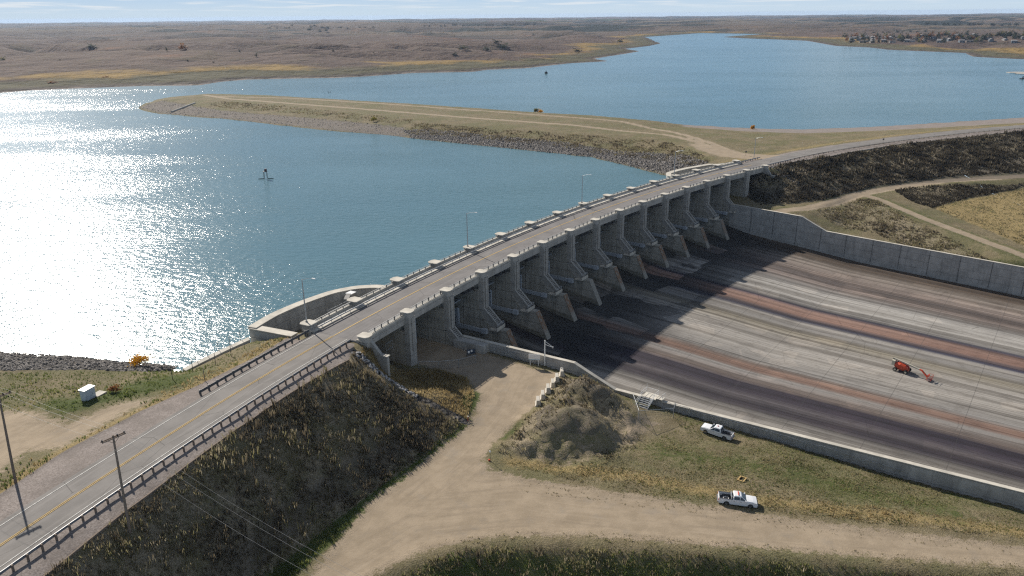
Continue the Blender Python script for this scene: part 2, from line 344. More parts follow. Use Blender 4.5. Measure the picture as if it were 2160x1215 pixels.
# abutment pocket right
L(S(212, 15, 1.5), S(226, 15, 4.5), S(229, 16, 5.3), S(240, 20, 5.4))
L(*[S(s, 30, -6) for s in (32, 70, 120, 170, 200)]); L(*[S(s, 12, -9) for s in (32, 70, 120, 170, 194)])
for q in ((-520, 60, 4), (-300, 60, 4), (-200, 100, 4), (-520, 230, -6), (-300, 230, -6), (-520, 850, -6), (0, 850, -6), (300, 850, -6), (560, 850, -6), (560, 680, -6), (0, 640, -6), (150, 560, -6),
          (-250, 420, -6), (-100, 380, -6), (-120, 280, -6), (0, 330, -6), (-30, 240, -6), (-60, 200, -5), (560, 430, 4), (560, 100, -10), (200, 20, -11), (0, 20, -10), (-100, 20, 3), (-200, 10, 4),
          (-520, 0, 4), (560, 0, -10), (-80, 75, 6.6), (-200, 180, -5), (-400, 690, -6)): L(q)
pts = []; edges = []
for ln in LINES:
    b = len(pts); pts += ln; edges += [(b + i, b + i + 1) for i in range(len(ln) - 1)]
cv, ce, cf, ov, oe, of = delaunay_2d_cdt([Vector(p[:2]) for p in pts], edges, [], 0, 1e-4, True)
cz = np.zeros(len(cv)); 
P2 = np.array([p[:2] for p in pts]); PZ = np.array([p[2] for p in pts])
for i, o in enumerate(ov):
    if o: cz[i] = PZ[o[0]] if len(o) == 1 else np.mean(PZ[list(o)])
    else:   # crossing of two lines: height from the nearer line end points
        q = np.array(cv[i]); d = np.hypot(*(P2 - q).T); k = np.argsort(d)[:3]; cz[i] = np.average(PZ[k], weights=1 / (d[k] + .1))
cxy = np.array([[v.x, v.y] for v in cv])
class Grid:
    def __init__(s, x0, x1, y0, y1, st):
        s.xs = np.arange(x0, x1 + .01, st); s.ys = np.arange(y0, y1 + .01, st); s.st = st; s.x0, s.y0 = x0, y0
        s.X, s.Y = np.meshgrid(s.xs, s.ys); s.Z = np.full(s.X.shape, -6.0)
        for f in cf:
            a, b, c = [cxy[i] for i in f[:3]]; za_, zb, zc = [cz[i] for i in f[:3]]
            i0 = max(0, int(np.ceil((min(a[0], b[0], c[0]) - x0) / st))); i1 = min(len(s.xs) - 1, int((max(a[0], b[0], c[0]) - x0) / st))
            j0 = max(0, int(np.ceil((min(a[1], b[1], c[1]) - y0) / st))); j1 = min(len(s.ys) - 1, int((max(a[1], b[1], c[1]) - y0) / st))
            if i1 < i0 or j1 < j0: continue
            X, Y = s.X[j0:j1 + 1, i0:i1 + 1], s.Y[j0:j1 + 1, i0:i1 + 1]
            det = (b[1] - c[1]) * (a[0] - c[0]) + (c[0] - b[0]) * (a[1] - c[1])
            if abs(det) < 1e-9: continue
            l1 = ((b[1] - c[1]) * (X - c[0]) + (c[0] - b[0]) * (Y - c[1])) / det
            l2 = ((c[1] - a[1]) * (X - c[0]) + (a[0] - c[0]) * (Y - c[1])) / det; l3 = 1 - l1 - l2
            m = (l1 >= -1e-6) & (l2 >= -1e-6) & (l3 >= -1e-6)
            s.Z[j0:j1 + 1, i0:i1 + 1][m] = (l1 * za_ + l2 * zb + l3 * zc)[m]
    def at(s, x, y):
        fx = np.clip((np.asarray(x) - s.x0) / s.st, 0, len(s.xs) - 1.001); fy = np.clip((np.asarray(y) - s.y0) / s.st, 0, len(s.ys) - 1.001)
        i, j = fx.astype(int), fy.astype(int); a, b = fx - i, fy - j; Z = s.Z
        return Z[j, i] * (1 - a) * (1 - b) + Z[j, i + 1] * a * (1 - b) + Z[j + 1, i] * (1 - a) * b + Z[j + 1, i + 1] * a * b
def blur(Z, n):
    for _ in range(n):
        p = np.pad(Z, 1, mode='edge'); Z = (p[:-2, 1:-1] + p[2:, 1:-1] + p[1:-1, :-2] + p[1:-1, 2:] + 4 * p[1:-1, 1:-1]) / 8
    return Z
def vnoise(X, Y, scale, seed, octv=4):
    r = np.random.default_rng(seed); T = r.random((256, 256)); o = np.zeros(X.shape); amp = 1; tot = 0
    for k in range(octv):
        fx, fy = X / scale * 2 ** k + 37.3 * k, Y / scale * 2 ** k + 11.7 * k
        i, j = np.floor(fx).astype(int), np.floor(fy).astype(int); a, b = fx - i, fy - j; a = a * a * (3 - 2 * a); b = b * b * (3 - 2 * b)
        t = lambda p, q: T[(j + q) % 256, (i + p) % 256]
        o += amp * (t(0, 0) * (1 - a) * (1 - b) + t(1, 0) * a * (1 - b) + t(0, 1) * (1 - a) * b + t(1, 1) * a * b); tot += amp; amp *= .5
    return o / tot - .5
def inpoly(X, Y, poly):
    m = np.zeros(X.shape, bool); n = len(poly)
    for i in range(n):
        x1, y1 = poly[i][:2]; x2, y2 = poly[(i + 1) % n][:2]
        if y1 == y2: continue
        m ^= ((y1 > Y) != (y2 > Y)) & (X < (x2 - x1) * (Y - y1) / (y2 - y1) + x1)
    return m
def dline(X, Y, line):
    d = np.full(X.shape, 1e9)
    for a, b in zip(line[:-1], line[1:]):
        ax, ay = a[:2]; bx, by = b[0] - ax, b[1] - ay; L2 = bx * bx + by * by + 1e-9
        t = np.clip(((X - ax) * bx + (Y - ay) * by) / L2, 0, 1); d = np.minimum(d, np.hypot(X - ax - t * bx, Y - ay - t * by))
    return d
def inside(X, Y, poly, feather):
    """1 inside, 0 outside, with a soft band of the given half width"""
    m = inpoly(X, Y, poly); d = dline(X, Y, list(poly) + [poly[0]]); return np.clip(.5 + np.where(m, d, -d) / (2 * feather), 0, 1)
def near(X, Y, line, half, feather): return np.clip(.5 - (dline(X, Y, line) - half) / (2 * feather), 0, 1)
# ---- region outlines (on the ground)
rev = lambda a: list(a)[::-1]
roadL_poly = [S(s, 11.0) for s in RS] + rev([S(s, 2.2) for s in RS])
gravel_L = gravL + [S(-4, 12), S(-2, 1)] + rev(kerbL)
gravel_bank = [S(s, o) for s, o in ((-130, -3.4), (-5, -2.0))]
bench_dirt = PX(6.4, (-200, 935), (0, 850), (90, 870), (140, 895), (250, 850), (330, 845), (300, 865), (200, 915), (120, 960), (60, 960), (0, 1010), (-150, 1050))
rock_L = shoreL + rev(rockT)
bank_L = kerbL + [W(745, 744, 7.1)] + [W(800, 785, 3.6), W(870, 830, .2), W(985, 890, -4.6)] + rev(toeL)
cone_L = [W(760, 748, 6), W(800, 785, 3.6), W(870, 830, .2), W(985, 890, -4.6), W(1003, 835, -4.5), W(985, 800, -4.5), W(900, 778, -4.5), W(845, 782, -3.2)]
yard_poly = [W(640, 1230, -4.7), W(780, 1060, -4.7), W(880, 985, -4.7), W(992, 893, -4.7), W(1012, 835, -4.6), W(985, 795, -4.5), S(16, -3, -4), S(15, 12, -4), S(30, 12, -4), S(30, -6, -4),
             UV(14, -vw(14) - 2, -5), UV(30, -vw(30) - 3.5, -5), W(1190, 788, -5), W(1135, 852, -4.9), W(1090, 890, -4.9), W(1045, 930, -4.8), W(1020, 965, -4.8), W(1030, 990, -4.8), W(1090, 1003, -4.9), W(1200, 1022, -5.1), W(1400, 1052, -5.6),
             W(1700, 1098, -6.4), W(2160, 1152, -7.6), W(2500, 1190, -8), W(2500, 1225, -8), W(2160, 1196, -7.3), W(1850, 1176, -6.5), W(1500, 1150, -5.6), W(1250, 1132, -5.2), W(1050, 1130, -5), W(900, 1162, -4.9), W(800, 1205, -4.9), W(720, 1260, -4.8), W(600, 1330, -4.8)]
fringe = [W(1060, 998, -4.9), W(1300, 1030, -5.2), W(1700, 1085, -6.2), W(2160, 1135, -7.4)]
fringe2 = [W(900, 1168, -4.9), W(1050, 1142, -5), W(1250, 1143, -5.2), W(1500, 1160, -5.6), W(2160, 1208, -7.3)]
gold_band = [W(1080, 972, -5), W(1200, 985, -5.4), W(1350, 1010, -6.2), W(1500, 1040, -6.4), W(1700, 1068, -6.8), W(2160, 1120, -8)]
mound_poly = PX(-4.6, (1050, 950), (1085, 905), (1130, 865), (1190, 790), (1240, 800), (1310, 838), (1360, 880), (1345, 920), (1290, 955), (1200, 972), (1110, 972))
mound_face = PX(-3.5, (1095, 945), (1160, 888), (1205, 868), (1240, 885), (1275, 915), (1275, 950), (1200, 965), (1110, 962))
sandy_patch = PX(-6.6, (1290, 880), (1380, 860), (1420, 890), (1350, 930), (1270, 960), (1290, 920))
ditch = [W(800, 1235, -5.2), W(900, 1180, -5.1), W(1030, 1152, -5.2), W(1250, 1155, -5.4), W(1500, 1172, -5.8), W(2160, 1222, -7.5), W(2500, 1250, -8), (150, 30, -10), (-20, 40, -10)]
bank_R = kerbR + [(480, 430)] + rev(toeR) + rev(drainR)
bankR2 = PX(0, (1880, 399, -3.9), (2000, 389, -3.7), (2160, 381, -3.5)) + [(330, 366)] + [(340, 350)] + PX(0, (2160, 397, -6.5), (2030, 421, -6.4), (1965, 440, -6.2), (1925, 426, -5))
field_R = PX(0, (1965, 440, -6.2), (2030, 422, -6.4), (2160, 398, -6.5)) + [(340, 348)] + PX(0, (2260, 560, -7.9), (2160, 520, -7.3), (2060, 478, -6.8))
scrub_R = PX(-6.5, (1720, 452), (1790, 425), (1850, 435), (1950, 478), (2060, 522), (2160, 562), (2160, 575), (2050, 545), (1950, 520), (1850, 480), (1760, 470))
cone_R = [S(226, -1), S(229.5, -6), W(1680, 385, 1), W(1735, 422, -3.6), W(1665, 430, -4.3), W(1605, 432, -4.4), S(211, -1), S(211, 14), S(226, 14)]
trackR1 = [W(1640, 446, -4.5), W(1700, 441, -4.6), W(1760, 427, -4.2), W(1820, 408, -3.8), W(1900, 393, -3.6), W(2000, 381, -3.4), W(2160, 371, -3.2), (300, 372)]
trackR2 = [W(1815, 410, -4.1), W(1860, 424, -4.7), W(1950, 462, -5.7), W(2060, 503, -6.7), W(2160, 540, -7.4), W(2260, 580, -8)]
rock_G1 = PX(0, (868, 292), (1000, 306), (1250, 332), (1400, 369), (1416, 374)) + PX(3.6, (1500, 350), (1440, 328), (1350, 317), (1200, 297), (1000, 278), (900, 268)) + [W(850, 275, 1.5)]
rock_G0 = PX(0, (287, 228), (330, 240), (480, 252), (700, 277), (868, 292)) + [W(860, 268, 2.3), W(700, 252, 2.2), W(560, 240, 2.0), W(470, 232, 1.8), W(420, 222, 3), W(345, 210, 2.6), W(300, 221, 1)]
trackG1 = [W(430, 199, 4.2), W(480, 208, 4.3), W(600, 217, 4.5), W(800, 232, 4.7), W(1000, 248, 4.8), W(1200, 262, 4.9), W(1400, 281, 5.1), W(1470, 297, 5.3), W(1520, 320, 5.5), W(1580, 333, 5.6)]
trackG2 = [W(450, 203, 4.2), W(620, 207, 4.1), W(800, 218, 4.2), W(1000, 232, 4.3), W(1200, 246, 4.4), W(1310, 254, 4.2), W(1420, 275, 4.8), W(1500, 300, 5.2), W(1550, 322, 5.5), W(1640, 328, 5.6)]
plaza_R = PX(5.5, (1450, 300), (1520, 305), (1580, 325), (1640, 330), (1600, 338), (1520, 330), (1470, 315))
beach_R = shoreD + rev(PX(2.4, (1440, 266), (1560, 276), (1690, 281), (1850, 276), (2000, 268), (2160, 259)) + [(470, 530), (540, 560)])
shoulder_R = [S(s, 14.5) for s in RR] + rev([S(s, 11) for s in RR]); shoulder_R2 = [S(s, 2.6) for s in RR] + rev(kerbR)
wallL = [UV(u, -vw(u) - .45, 0) for u in (-14, 20, 60, 120, 180, 240)]; wallR = [UV(u, vw(u) + .45, 0) for u in (-14, 20, 60, 120, 180, 240)]
def finish(G, lo):
    X, Y = G.X, G.Y; G.Z = blur(G.Z, 3 if lo else 4)
    U, V = (X - MO[0]) * NX + (Y - MO[1]) * NY, (X - MO[0]) * TX + (Y - MO[1]) * TY
    G.U, G.V = U, V
    m = {}
    m['road'] = np.maximum.reduce([inside(X, Y, roadL_poly, .3), near(X, Y, [S(s, 6.9) for s in RR], 4.0, .4)])
    yard = inside(X, Y, yard_poly, 2.0)
    m['dirt'] = np.maximum.reduce([yard, inside(X, Y, bench_dirt, 3.5) * .95, near(X, Y, trackR1, 2.6, 1.2), near(X, Y, trackR2, 2.2, 1.2), near(X, Y, trackG1, 2.6, 1.5), near(X, Y, trackG2, 2.2, 1.5), inside(X, Y, plaza_R, 3.5), inside(X, Y, sandy_patch, 3.5) * .62, inside(X, Y, mound_face, 1.6) * .42])
    m['gravel'] = np.maximum.reduce([inside(X, Y, gravel_L, .9), inside(X, Y, shoulder_R2, 1.2), inside(X, Y, shoulder_R, 1.0) * .9, inside(X, Y, mound_face, 1.6) * .2, inside(X, Y, beach_R, 2.0), inside(X, Y, rock_G0, 3) * .5])
    m['rock'] = np.maximum.reduce([inside(X, Y, rock_L, 1.2), inside(X, Y, rock_G1, 7) * .9, inside(X, Y, rock_G0, 3) * .55, near(X, Y, drainR, .7, .3),
                                   near(X, Y, [W(748, 741, 7.2), W(800, 785, 3.6), W(870, 830, .2), W(988, 892, -4.6)], .9, .4)])
    m['weed'] = np.maximum.reduce([inside(X, Y, bank_L, .8), inside(X, Y, bank_R, 1.5), inside(X, Y, bankR2, 1.5), inside(X, Y, scrub_R, 2.5) * .55, inside(X, Y, mound_poly, 2.0) * .75, inside(X, Y, cone_R, 1.5)])
    m['weed'] = m['weed'] * (1 - .35 * inside(X, Y, mound_face, 1.5))
    m['gold'] = np.maximum.reduce([inside(X, Y, cone_L, 1.2) * .8, near(X, Y, gold_band, 2.0, 3.0) * .82, inside(X, Y, field_R, 2) * .8, near(X, Y, gravL, 1.6, 2.0) * (X < -38) * .9, near(X, Y, [S(s, 19) for s in RR], 4, 4) * .6,
                                   near(X, Y, topG, 3, 4) * .45, inside(X, Y, sandy_patch, 3) * .4])
    m['green'] = np.maximum.reduce([near(X, Y, [(p[0] + .8, p[1] - .9) for p in toeL], 2.0, 1.5), inside(X, Y, ditch, 2.0) * .62, near(X, Y, [UV(u, -vw(u) - 2.5, 0) for u in (40, 80, 140, 230)], 1.5, 2.0) * .6,
                                    near(X, Y, benchL, 7, 5) * .7 * (1 - inside(X, Y, bench_dirt, 3)), near(X, Y, [UV(u, vw(u) + 3.5, 0) for u in (48, 80, 140)], 2, 2) * .6, near(X, Y, trackR1, 5, 3) * .5, near(X, Y, trackR2, 6, 3) * .5,
                                    near(X, Y, [W(1010, 835, -4.6), W(990, 860, -4.6)], 2, 1.5), near(X, Y, [W(1400, 950, -7), W(1650, 1000, -8), W(2000, 1075, -8)], 6, 5) * .55, near(X, Y, [W(1060, 925, -4.9), W(1100, 895, -4.8)], 1.5, 2) * .7])
    hard = np.clip(m['road'] + yard + m['dirt'] * .8 + m['gravel'] * .6, 0, 1)
    n1 = vnoise(X, Y, 9, 3, 4); n2 = vnoise(X, Y, 2.2, 5, 3)
    G.Z += (1 - hard) * (n1 * .55 + n2 * (.25 + .3 * m['rock'] + .35 * m['weed'])) + hard * (1 - m['road']) * (n1 * .12 + n2 * .04)
    mf = inside(X, Y, mound_poly, 2.5); G.Z += mf * (vnoise(X, Y, 5, 9, 4) * 2.4 + (.12 - np.abs(vnoise(X, Y, 4.2, 19, 3))) * 2.6 + vnoise(X, Y, 1.7, 12, 2) * .9)
    # ditch under road deck etc.
    G.Z = np.where(m['road'] > .75, np.minimum(G.Z, G.Z - .0), G.Z)
    ch = (np.abs(V) < vw(U) + .45) & (U > -30); 
    sA = np.interp(V, [-83, 83], [PS[2], PS[13]])
    # upstream limit of the chute: the crest line, 12 m behind the pier noses
    umin = -((V / 83.0) ** 2) * -5.8 - 12.5
    ch &= U > umin
    G.Z = np.where(ch, -24.0, G.Z)
    lakeside = (np.abs(V) < 83) & (U <= umin) & (U > -60); G.Z = np.where(lakeside, np.minimum(G.Z, -5.0), G.Z)
    G.m = m; return G
GN = finish(Grid(-132, 204, 57, 381, .75), False)
GM = finish(Grid(-432, 528, 57, 801, 3.0), True)
def ground(x, y): return float(GN.at(x, y)) if (-132 < x < 203 and 57 < y < 380) else float(GM.at(x, y))
# water-line notch: near right bank z rel
def ground_mat():
    M = Mat('ground', .95, .1); P = M.co('Object')
    a1 = M.attr('mask_a'); a2 = M.attr('mask_b')
    s1 = M.new('ShaderNodeSeparateColor'); M.l.new(a1, s1.inputs[0]); s2 = M.new('ShaderNodeSeparateColor'); M.l.new(a2, s2.inputs[0])
    nb = M.noise(P, .8, 6, .7); nf = M.noise(P, 4.5, 5, .65); nl = M.noise(P, .07, 5, .6); nm = M.noise(P, .25, 6, .62)
    nd = M.math('SUBTRACT', nb, .5); nfd = M.math('SUBTRACT', nf, .5)
    def msk(s, amt=1.0, sharp=.12):
        v = M.math('ADD', s, M.math('MULTIPLY', nd, amt)); v = M.math('ADD', v, M.math('MULTIPLY', nfd, amt * .5)); return M.rng(v, .5 - sharp, .5 + sharp)
    g1, g2, g3 = (.150, .122, .072), (.205, .168, .102), (.115, .115, .05)
    c = M.mix(M.rng(nm, .35, .65), g1, g2); c = M.mix(M.math('MULTIPLY', M.rng(nl, .42, .6), .7), c, g3)
    c = M.mix(M.math('MULTIPLY', M.rng(nf, .45, .7), .6), c, (.29, .25, .165)); c = M.mix(M.math('MULTIPLY', M.rng(nb, .5, .68), .5), c, (.09, .085, .045))
    gold = M.mix(M.rng(nf, .35, .7), (.22, .165, .075), (.36, .28, .14)); c = M.mix(msk(s2.outputs[0], .9, .2), c, gold)
    green = M.mix(M.rng(nf, .35, .7), (.045, .065, .018), (.115, .13, .04)); c = M.mix(msk(s2.outputs[1], .9, .2), c, green)
    weed = M.mix(M.rng(nf, .35, .7), (.17, .142, .095), (.36, .30, .21)); weed = M.mix(M.math('MULTIPLY', M.rng(nm, .45, .62), .6), weed, (.13, .12, .055))
    c = M.mix(msk(s2.outputs[2], .7, .15), c, weed)
    v1 = M.vor(P, 1.35, 'F1'); vc = M.vor(P, 1.35, 'F1', 'Color'); sv = M.new('ShaderNodeSeparateColor'); M.l.new(vc, sv.inputs[0])
    rock = M.mix(sv.outputs[0], (.07, .065, .062), (.27, .25, .235)); rock = M.mix(M.rng(v1, .42, .7), rock, (.02, .018, .015))
    rock = M.mix(M.math('MULTIPLY', M.rng(nm, .55, .66), .5), rock, (.13, .10, .05))
    c = M.mix(msk(s1.outputs[2], .55, .12), c, rock)
    vg = M.vor(P, 7.0, 'F1', 'Color'); sg = M.new('ShaderNodeSeparateColor'); M.l.new(vg, sg.inputs[0])
    grav = M.mix(sg.outputs[0], (.17, .145, .13), (.30, .262, .24)); grav = M.mix(M.math('MULTIPLY', M.rng(nm, .4, .6), .45), grav, (.15, .13, .115))
    c = M.mix(msk(s1.outputs[1], .35, .12), c, grav)
    # wheel-track streaks follow the yard's outline: warped noise
    dn = M.noise(P, .35, 7, .68); df = M.noise(P, 9, 3, .6); tr = M.attr('track', 'Vector'); tn = M.new('ShaderNodeTexNoise'); M.put(tn.inputs['Vector'], tr); tn.inputs['Scale'].default_value = 1.0; tn.inputs['Detail'].default_value = 5; tn.inputs['Roughness'].default_value = .65; tk = tn.outputs['Fac']
    dirt = M.mix(M.rng(dn, .35, .65), (.272, .218, .155), (.335, .27, .195)); dirt = M.mix(M.math('MULTIPLY', M.rng(df, .45, .75), .3), dirt, (.21, .17, .125))
    dirt = M.mix(M.math('MULTIPLY', M.rng(tk, .48, .68), .42), dirt, (.20, .162, .12)); dirt = M.mix(M.math('MULTIPLY', M.rng(tk, .30, .44, 1, 0), .3), dirt, (.39, .32, .24)); dirt = M.mix(M.math('MULTIPLY', M.rng(nm, .54, .7), .35), dirt, (.22, .195, .165))
    c = M.mix(msk(s1.outputs[0], 1.15, .10), c, dirt)
    # wet band and driftline next to the water
    sp = M.new('ShaderNodeSeparateXYZ'); M.l.new(P, sp.inputs[0])
    band = M.math('ADD', sp.outputs[2], M.math('MULTIPLY', nd, .8))
    low = M.math('MULTIPLY', M.rng(band, -1.5, .35, 1, 0), M.math('GREATER_THAN', sp.outputs[2], -3.5))
    c = M.mix(M.math('MULTIPLY', low, .5), c, (.09, .08, .07))
    M.base(c)
    hgt = M.math('ADD', M.math('MULTIPLY', nf, .5), M.math('MULTIPLY', M.math('SUBTRACT', 1.0, v1), M.math('MULTIPLY', s1.outputs[2], 1.5)))
    hgt = M.math('ADD', hgt, M.math('MULTIPLY', nb, M.math('ADD', .5, s2.outputs[2])))
    hgt = M.math('MULTIPLY', hgt, M.math('SUBTRACT', 1.12, M.math('MAXIMUM', s1.outputs[0], s1.outputs[1])))
    M.bump(hgt, .9, .55); return M.m
MATS['ground'] = ground_mat()
def grid_obj(G, name, hole=None):
    ny, nx = G.X.shape; idx = np.arange(nx * ny).reshape(ny, nx)
    f = np.stack([idx[:-1, :-1], idx[:-1, 1:], idx[1:, 1:], idx[1:, :-1]], -1).reshape(-1, 4)
    if hole is not None:
        cxm = (G.X[:-1, :-1] + G.st / 2).ravel(); cym = (G.Y[:-1, :-1] + G.st / 2).ravel()
        f = f[~((cxm > hole[0]) & (cxm < hole[1]) & (cym > hole[2]) & (cym < hole[3]))]
    Z = G.Z.copy()
    if hole is None: Z[0, :] -= 0; 
    o = np_mesh(name, np.stack([G.X.ravel(), G.Y.ravel(), Z.ravel()], 1), f, MATS['ground'], smooth=True)
    for an, ks in (('mask_a', ('dirt', 'gravel', 'rock')), ('mask_b', ('gold', 'green', 'weed'))):
        A = o.data.color_attributes.new(an, 'FLOAT_COLOR', 'POINT'); d = np.ones((nx * ny, 4), np.float32)
        for k, q in enumerate(ks): d[:, k] = G.m[q].ravel()
        A.data.foreach_set('color', d.ravel())
    paths = ([W(600, 1230, -4.8), W(800, 1085, -4.8), W(960, 960, -4.8), W(1050, 860, -4.8), W(1090, 780, -4.8)], [W(640, 1215, -4.8), W(860, 1090, -4.8), W(1100, 1065, -5), W(1400, 1095, -5.6), W(1800, 1130, -6.8), W(2500, 1200, -8)])
    D_ = np.stack([dline(G.X, G.Y, p) for p in paths]); k = D_.argmin(0); dd = D_.min(0); T = np.zeros((nx * ny, 3), np.float32)
    hdg = np.where(k == 0, math.atan2(paths[0][3][1] - paths[0][0][1], paths[0][3][0] - paths[0][0][0]), math.atan2(paths[1][4][1] - paths[1][2][1], paths[1][4][0] - paths[1][2][0]))
    T[:, 0] = (dd * 1.1).ravel(); T[:, 1] = ((G.X * np.cos(hdg) + G.Y * np.sin(hdg)) * .07).ravel(); T[:, 2] = (k * 7.3).ravel()
    at_ = o.data.attributes.new('track', 'FLOAT_VECTOR', 'POINT'); at_.data.foreach_set('vector', T.ravel())
    return tag(o, kind='structure')
grid_obj(GN, 'ground'); grid_obj(GM, 'shore_terrain', (-132, 204, 57, 381))
# ------------------------------------------------------------------ far land (polar sheet, dropping with the earth's curve)
farshore = [(-3000, 300), (-1500, 500), (-900, 650)] + [W(a, b, 0)[:2] for a, b in ((-150, 206), (0, 196), (60, 191), (150, 187), (300, 181.5), (420, 180), (470, 172), (520, 168), (620, 165.5), (700, 164.5), (775, 161), (870, 154), (1000, 151.5),
            (1030, 147), (1110, 144), (1200, 134), (1289, 129), (1255, 124), (1330, 112), (1352, 108), (1320, 103), (1375, 97), (1398, 92), (1380, 84), (1365, 78), (1440, 73), (1480, 70))]
channel = [(760, 2900), (860, 3300), (980, 3300), (900, 2900)]
townshore = [W(a, b, 0)[:2] for a, b in ((1600, 72), (1518, 78), (1570, 81), (1640, 83.5), (1700, 86), (1760, 97), (1830, 100), (1870, 105), (1960, 109), (2030, 112), (2050, 120), (2100, 122.5), (2160, 125.5), (2300, 134))] + [(1500, 1100), (2500, 900), (4000, 800)]
lake = farshore + townshore + [(4000, 300), (500, 480), (0, 300), (-150, 120), (-3000, 0)]
AZn, Dn = 640, 330
azs = np.radians(np.linspace(-62, 62, AZn)); ds = np.concatenate([np.geomspace(250, 15500, Dn)])
D2, A2 = np.meshgrid(ds, azs); FX, FY = D2 * np.sin(A2), D2 * np.cos(A2)
inl = inpoly(FX, FY, lake); dl = dline(FX, FY, lake); sdist = np.where(inl, -dl, dl)
big = vnoise(FX, FY, 1400, 21, 4); med = vnoise(FX, FY, 420, 22, 5); sml = vnoise(FX, FY, 90, 23, 4)
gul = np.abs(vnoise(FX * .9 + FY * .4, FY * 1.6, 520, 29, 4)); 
h = np.where(sdist < 0, np.maximum(-5, sdist * .06), 0)
up = np.clip(sdist, 0, None)
hl = 1.2 * np.clip(up / 22, 0, 1) + 15 * (1 - np.exp(-np.clip(up - 20, 0, None) / 420)) + np.clip(up / 350, 0, 1) * (med * 46 + sml * 9 - np.clip(.075 - gul, 0, 1) * 260) + np.clip(up / 900, 0, 1) * big * 34
# the left shore rises faster to a shoulder of hills
hl = np.where(FX < 250, hl + 6 * np.clip(up / 200, 0, 1), hl)
town_flat = np.exp(-(((FX - 1350) / 520) ** 2 + ((FY - 2100) / 420) ** 2)); hl = hl * (1 - town_flat) + town_flat * (1 + np.clip(up / 260, 0, 1) * 6)
fade = np.clip((D2 - 3000) / 5000, 0, 1); hl = hl * (1 - .35 * fade) + fade * (8 + 10 * vnoise(FX, FY, 3000, 31, 3))
hl = np.maximum(hl, .4 * np.clip(up / 12, 0, 1))
h = np.where(sdist < 0, h, hl) - D2 ** 2 / (2 * 7.4e6); h = np.where((sdist > 14) & (D2 < 7500), np.maximum(h, .8), h)
idx = np.arange(AZn * Dn).reshape(AZn, Dn)
f = np.stack([idx[:-1, :-1], idx[1:, :-1], idx[1:, 1:], idx[:-1, 1:]], -1).reshape(-1, 4)
cxm, cym = FX[:-1, :-1].ravel(), FY[:-1, :-1].ravel(); keep = ~((cxm > -432) & (cxm < 520) & (cym > 40) & (cym < 795))
def far_height(x, y):
    d = math.hypot(x, y); a = math.atan2(x, y); fi = (a - azs[0]) / (azs[1] - azs[0]); fj = math.log(d / 250) / math.log(15500 / 250) * (Dn - 1)
    i, j = int(max(0, min(AZn - 2, fi))), int(max(0, min(Dn - 2, fj))); return float(h[i, j])
def far_mat():
    M = Mat('prairie', .95, .05); P = M.co('Object'); up_ = M.attr('shore', 'Fac')
    n1 = M.noise(P, .0035, 7, .62); n2 = M.noise(P, .02, 6, .6); n3 = M.noise(P, .09, 5, .65)
    c = M.mix(M.rng(n1, .35, .65), (.088, .064, .055), (.130, .097, .080)); c = M.mix(M.math('MULTIPLY', M.rng(n2, .5, .68), .6), c, (.095, .078, .05))
    c = M.mix(M.math('MULTIPLY', M.rng(n3, .5, .68), .3), c, (.22, .175, .125)); c = M.mix(M.math('MULTIPLY', M.rng(M.noise(P, .006, 5), .6, .68), .5), c, (.19, .095, .05))
    sp = M.new('ShaderNodeSeparateXYZ'); M.l.new(P, sp.inputs[0])
    gy_ = M.attr('gully_shade', 'Fac'); c = M.mix(M.math('MULTIPLY', M.rng(M.math('ADD', gy_, M.math('MULTIPLY', M.math('SUBTRACT', n2, .5), 1.6)), .35, .95), .75), c, (.055, .048, .036))  # scrub-dark gullies, painted in place of the hills' missing relief shading
    # farmland far off: long field strips
    fv = M.new('ShaderNodeMapping'); M.l.new(P, fv.inputs[0]); fv.inputs['Scale'].default_value = (.0009, .0022, 0); fv.inputs['Rotation'].default_value = (0, 0, .2)
    cell = M.vor(fv.outputs[0], 1.0, 'F1', 'Color', .7); sc_ = M.new('ShaderNodeSeparateColor'); M.l.new(cell, sc_.inputs[0])
    field = M.ramp(sc_.outputs[0], [(0, (.10, .08, .06)), (.3, (.15, .115, .08)), (.42, (.04, .04, .035)), (.55, (.13, .105, .07)), (.7, (.17, .14, .09)), (.82, (.05, .09, .03)), (.88, (.12, .095, .07)), (1, (.06, .05, .045))], 'CONSTANT')
    far_ = M.rng(sp.outputs[1], 2200, 3600); c = M.mix(M.math('MULTIPLY', far_, .75), c, field)
    wood = M.math('MULTIPLY', M.rng(M.noise(M.co('Object', (.0012, .004, .01)), 1.0, 7, .6), .525, .55), M.rng(sp.outputs[1], 1900, 3200)); c = M.mix(wood, c, (.030, .035, .028))
    # strand by the water
    e = M.math('ADD', up_, M.math('MULTIPLY', M.math('SUBTRACT', n3, .5), 26)); e2 = M.math('ADD', up_, M.math('MULTIPLY', M.math('SUBTRACT', n2, .5), 120))
    c = M.mix(M.math('MULTIPLY', M.rng(e2, 95, 125, 1, 0), M.rng(n1, .45, .52)), c, (.24, .165, .065)); c = M.mix(M.rng(e2, 55, 85, 1, 0), c, (.10, .092, .058)); c = M.mix(M.rng(e, 12, 26, 1, 0), c, (.085, .072, .06))
    c = M.mix(M.rng(e, 3, 7, 1, 0), c, (.20, .17, .15))
    M.base(c); M.bump(M.math('ADD', M.math('MULTIPLY', n2, 1.0), M.math('MULTIPLY', n3, .12)), 1.0, 13); return M.m
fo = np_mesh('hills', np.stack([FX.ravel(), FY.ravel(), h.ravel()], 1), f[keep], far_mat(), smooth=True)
A = fo.data.attributes.new('gully_shade', 'FLOAT', 'POINT'); A.data.foreach_set('value', (np.clip(.07 - gul, 0, 1) * 14 * np.clip(up / 250, 0, 1)).ravel().astype(np.float32))
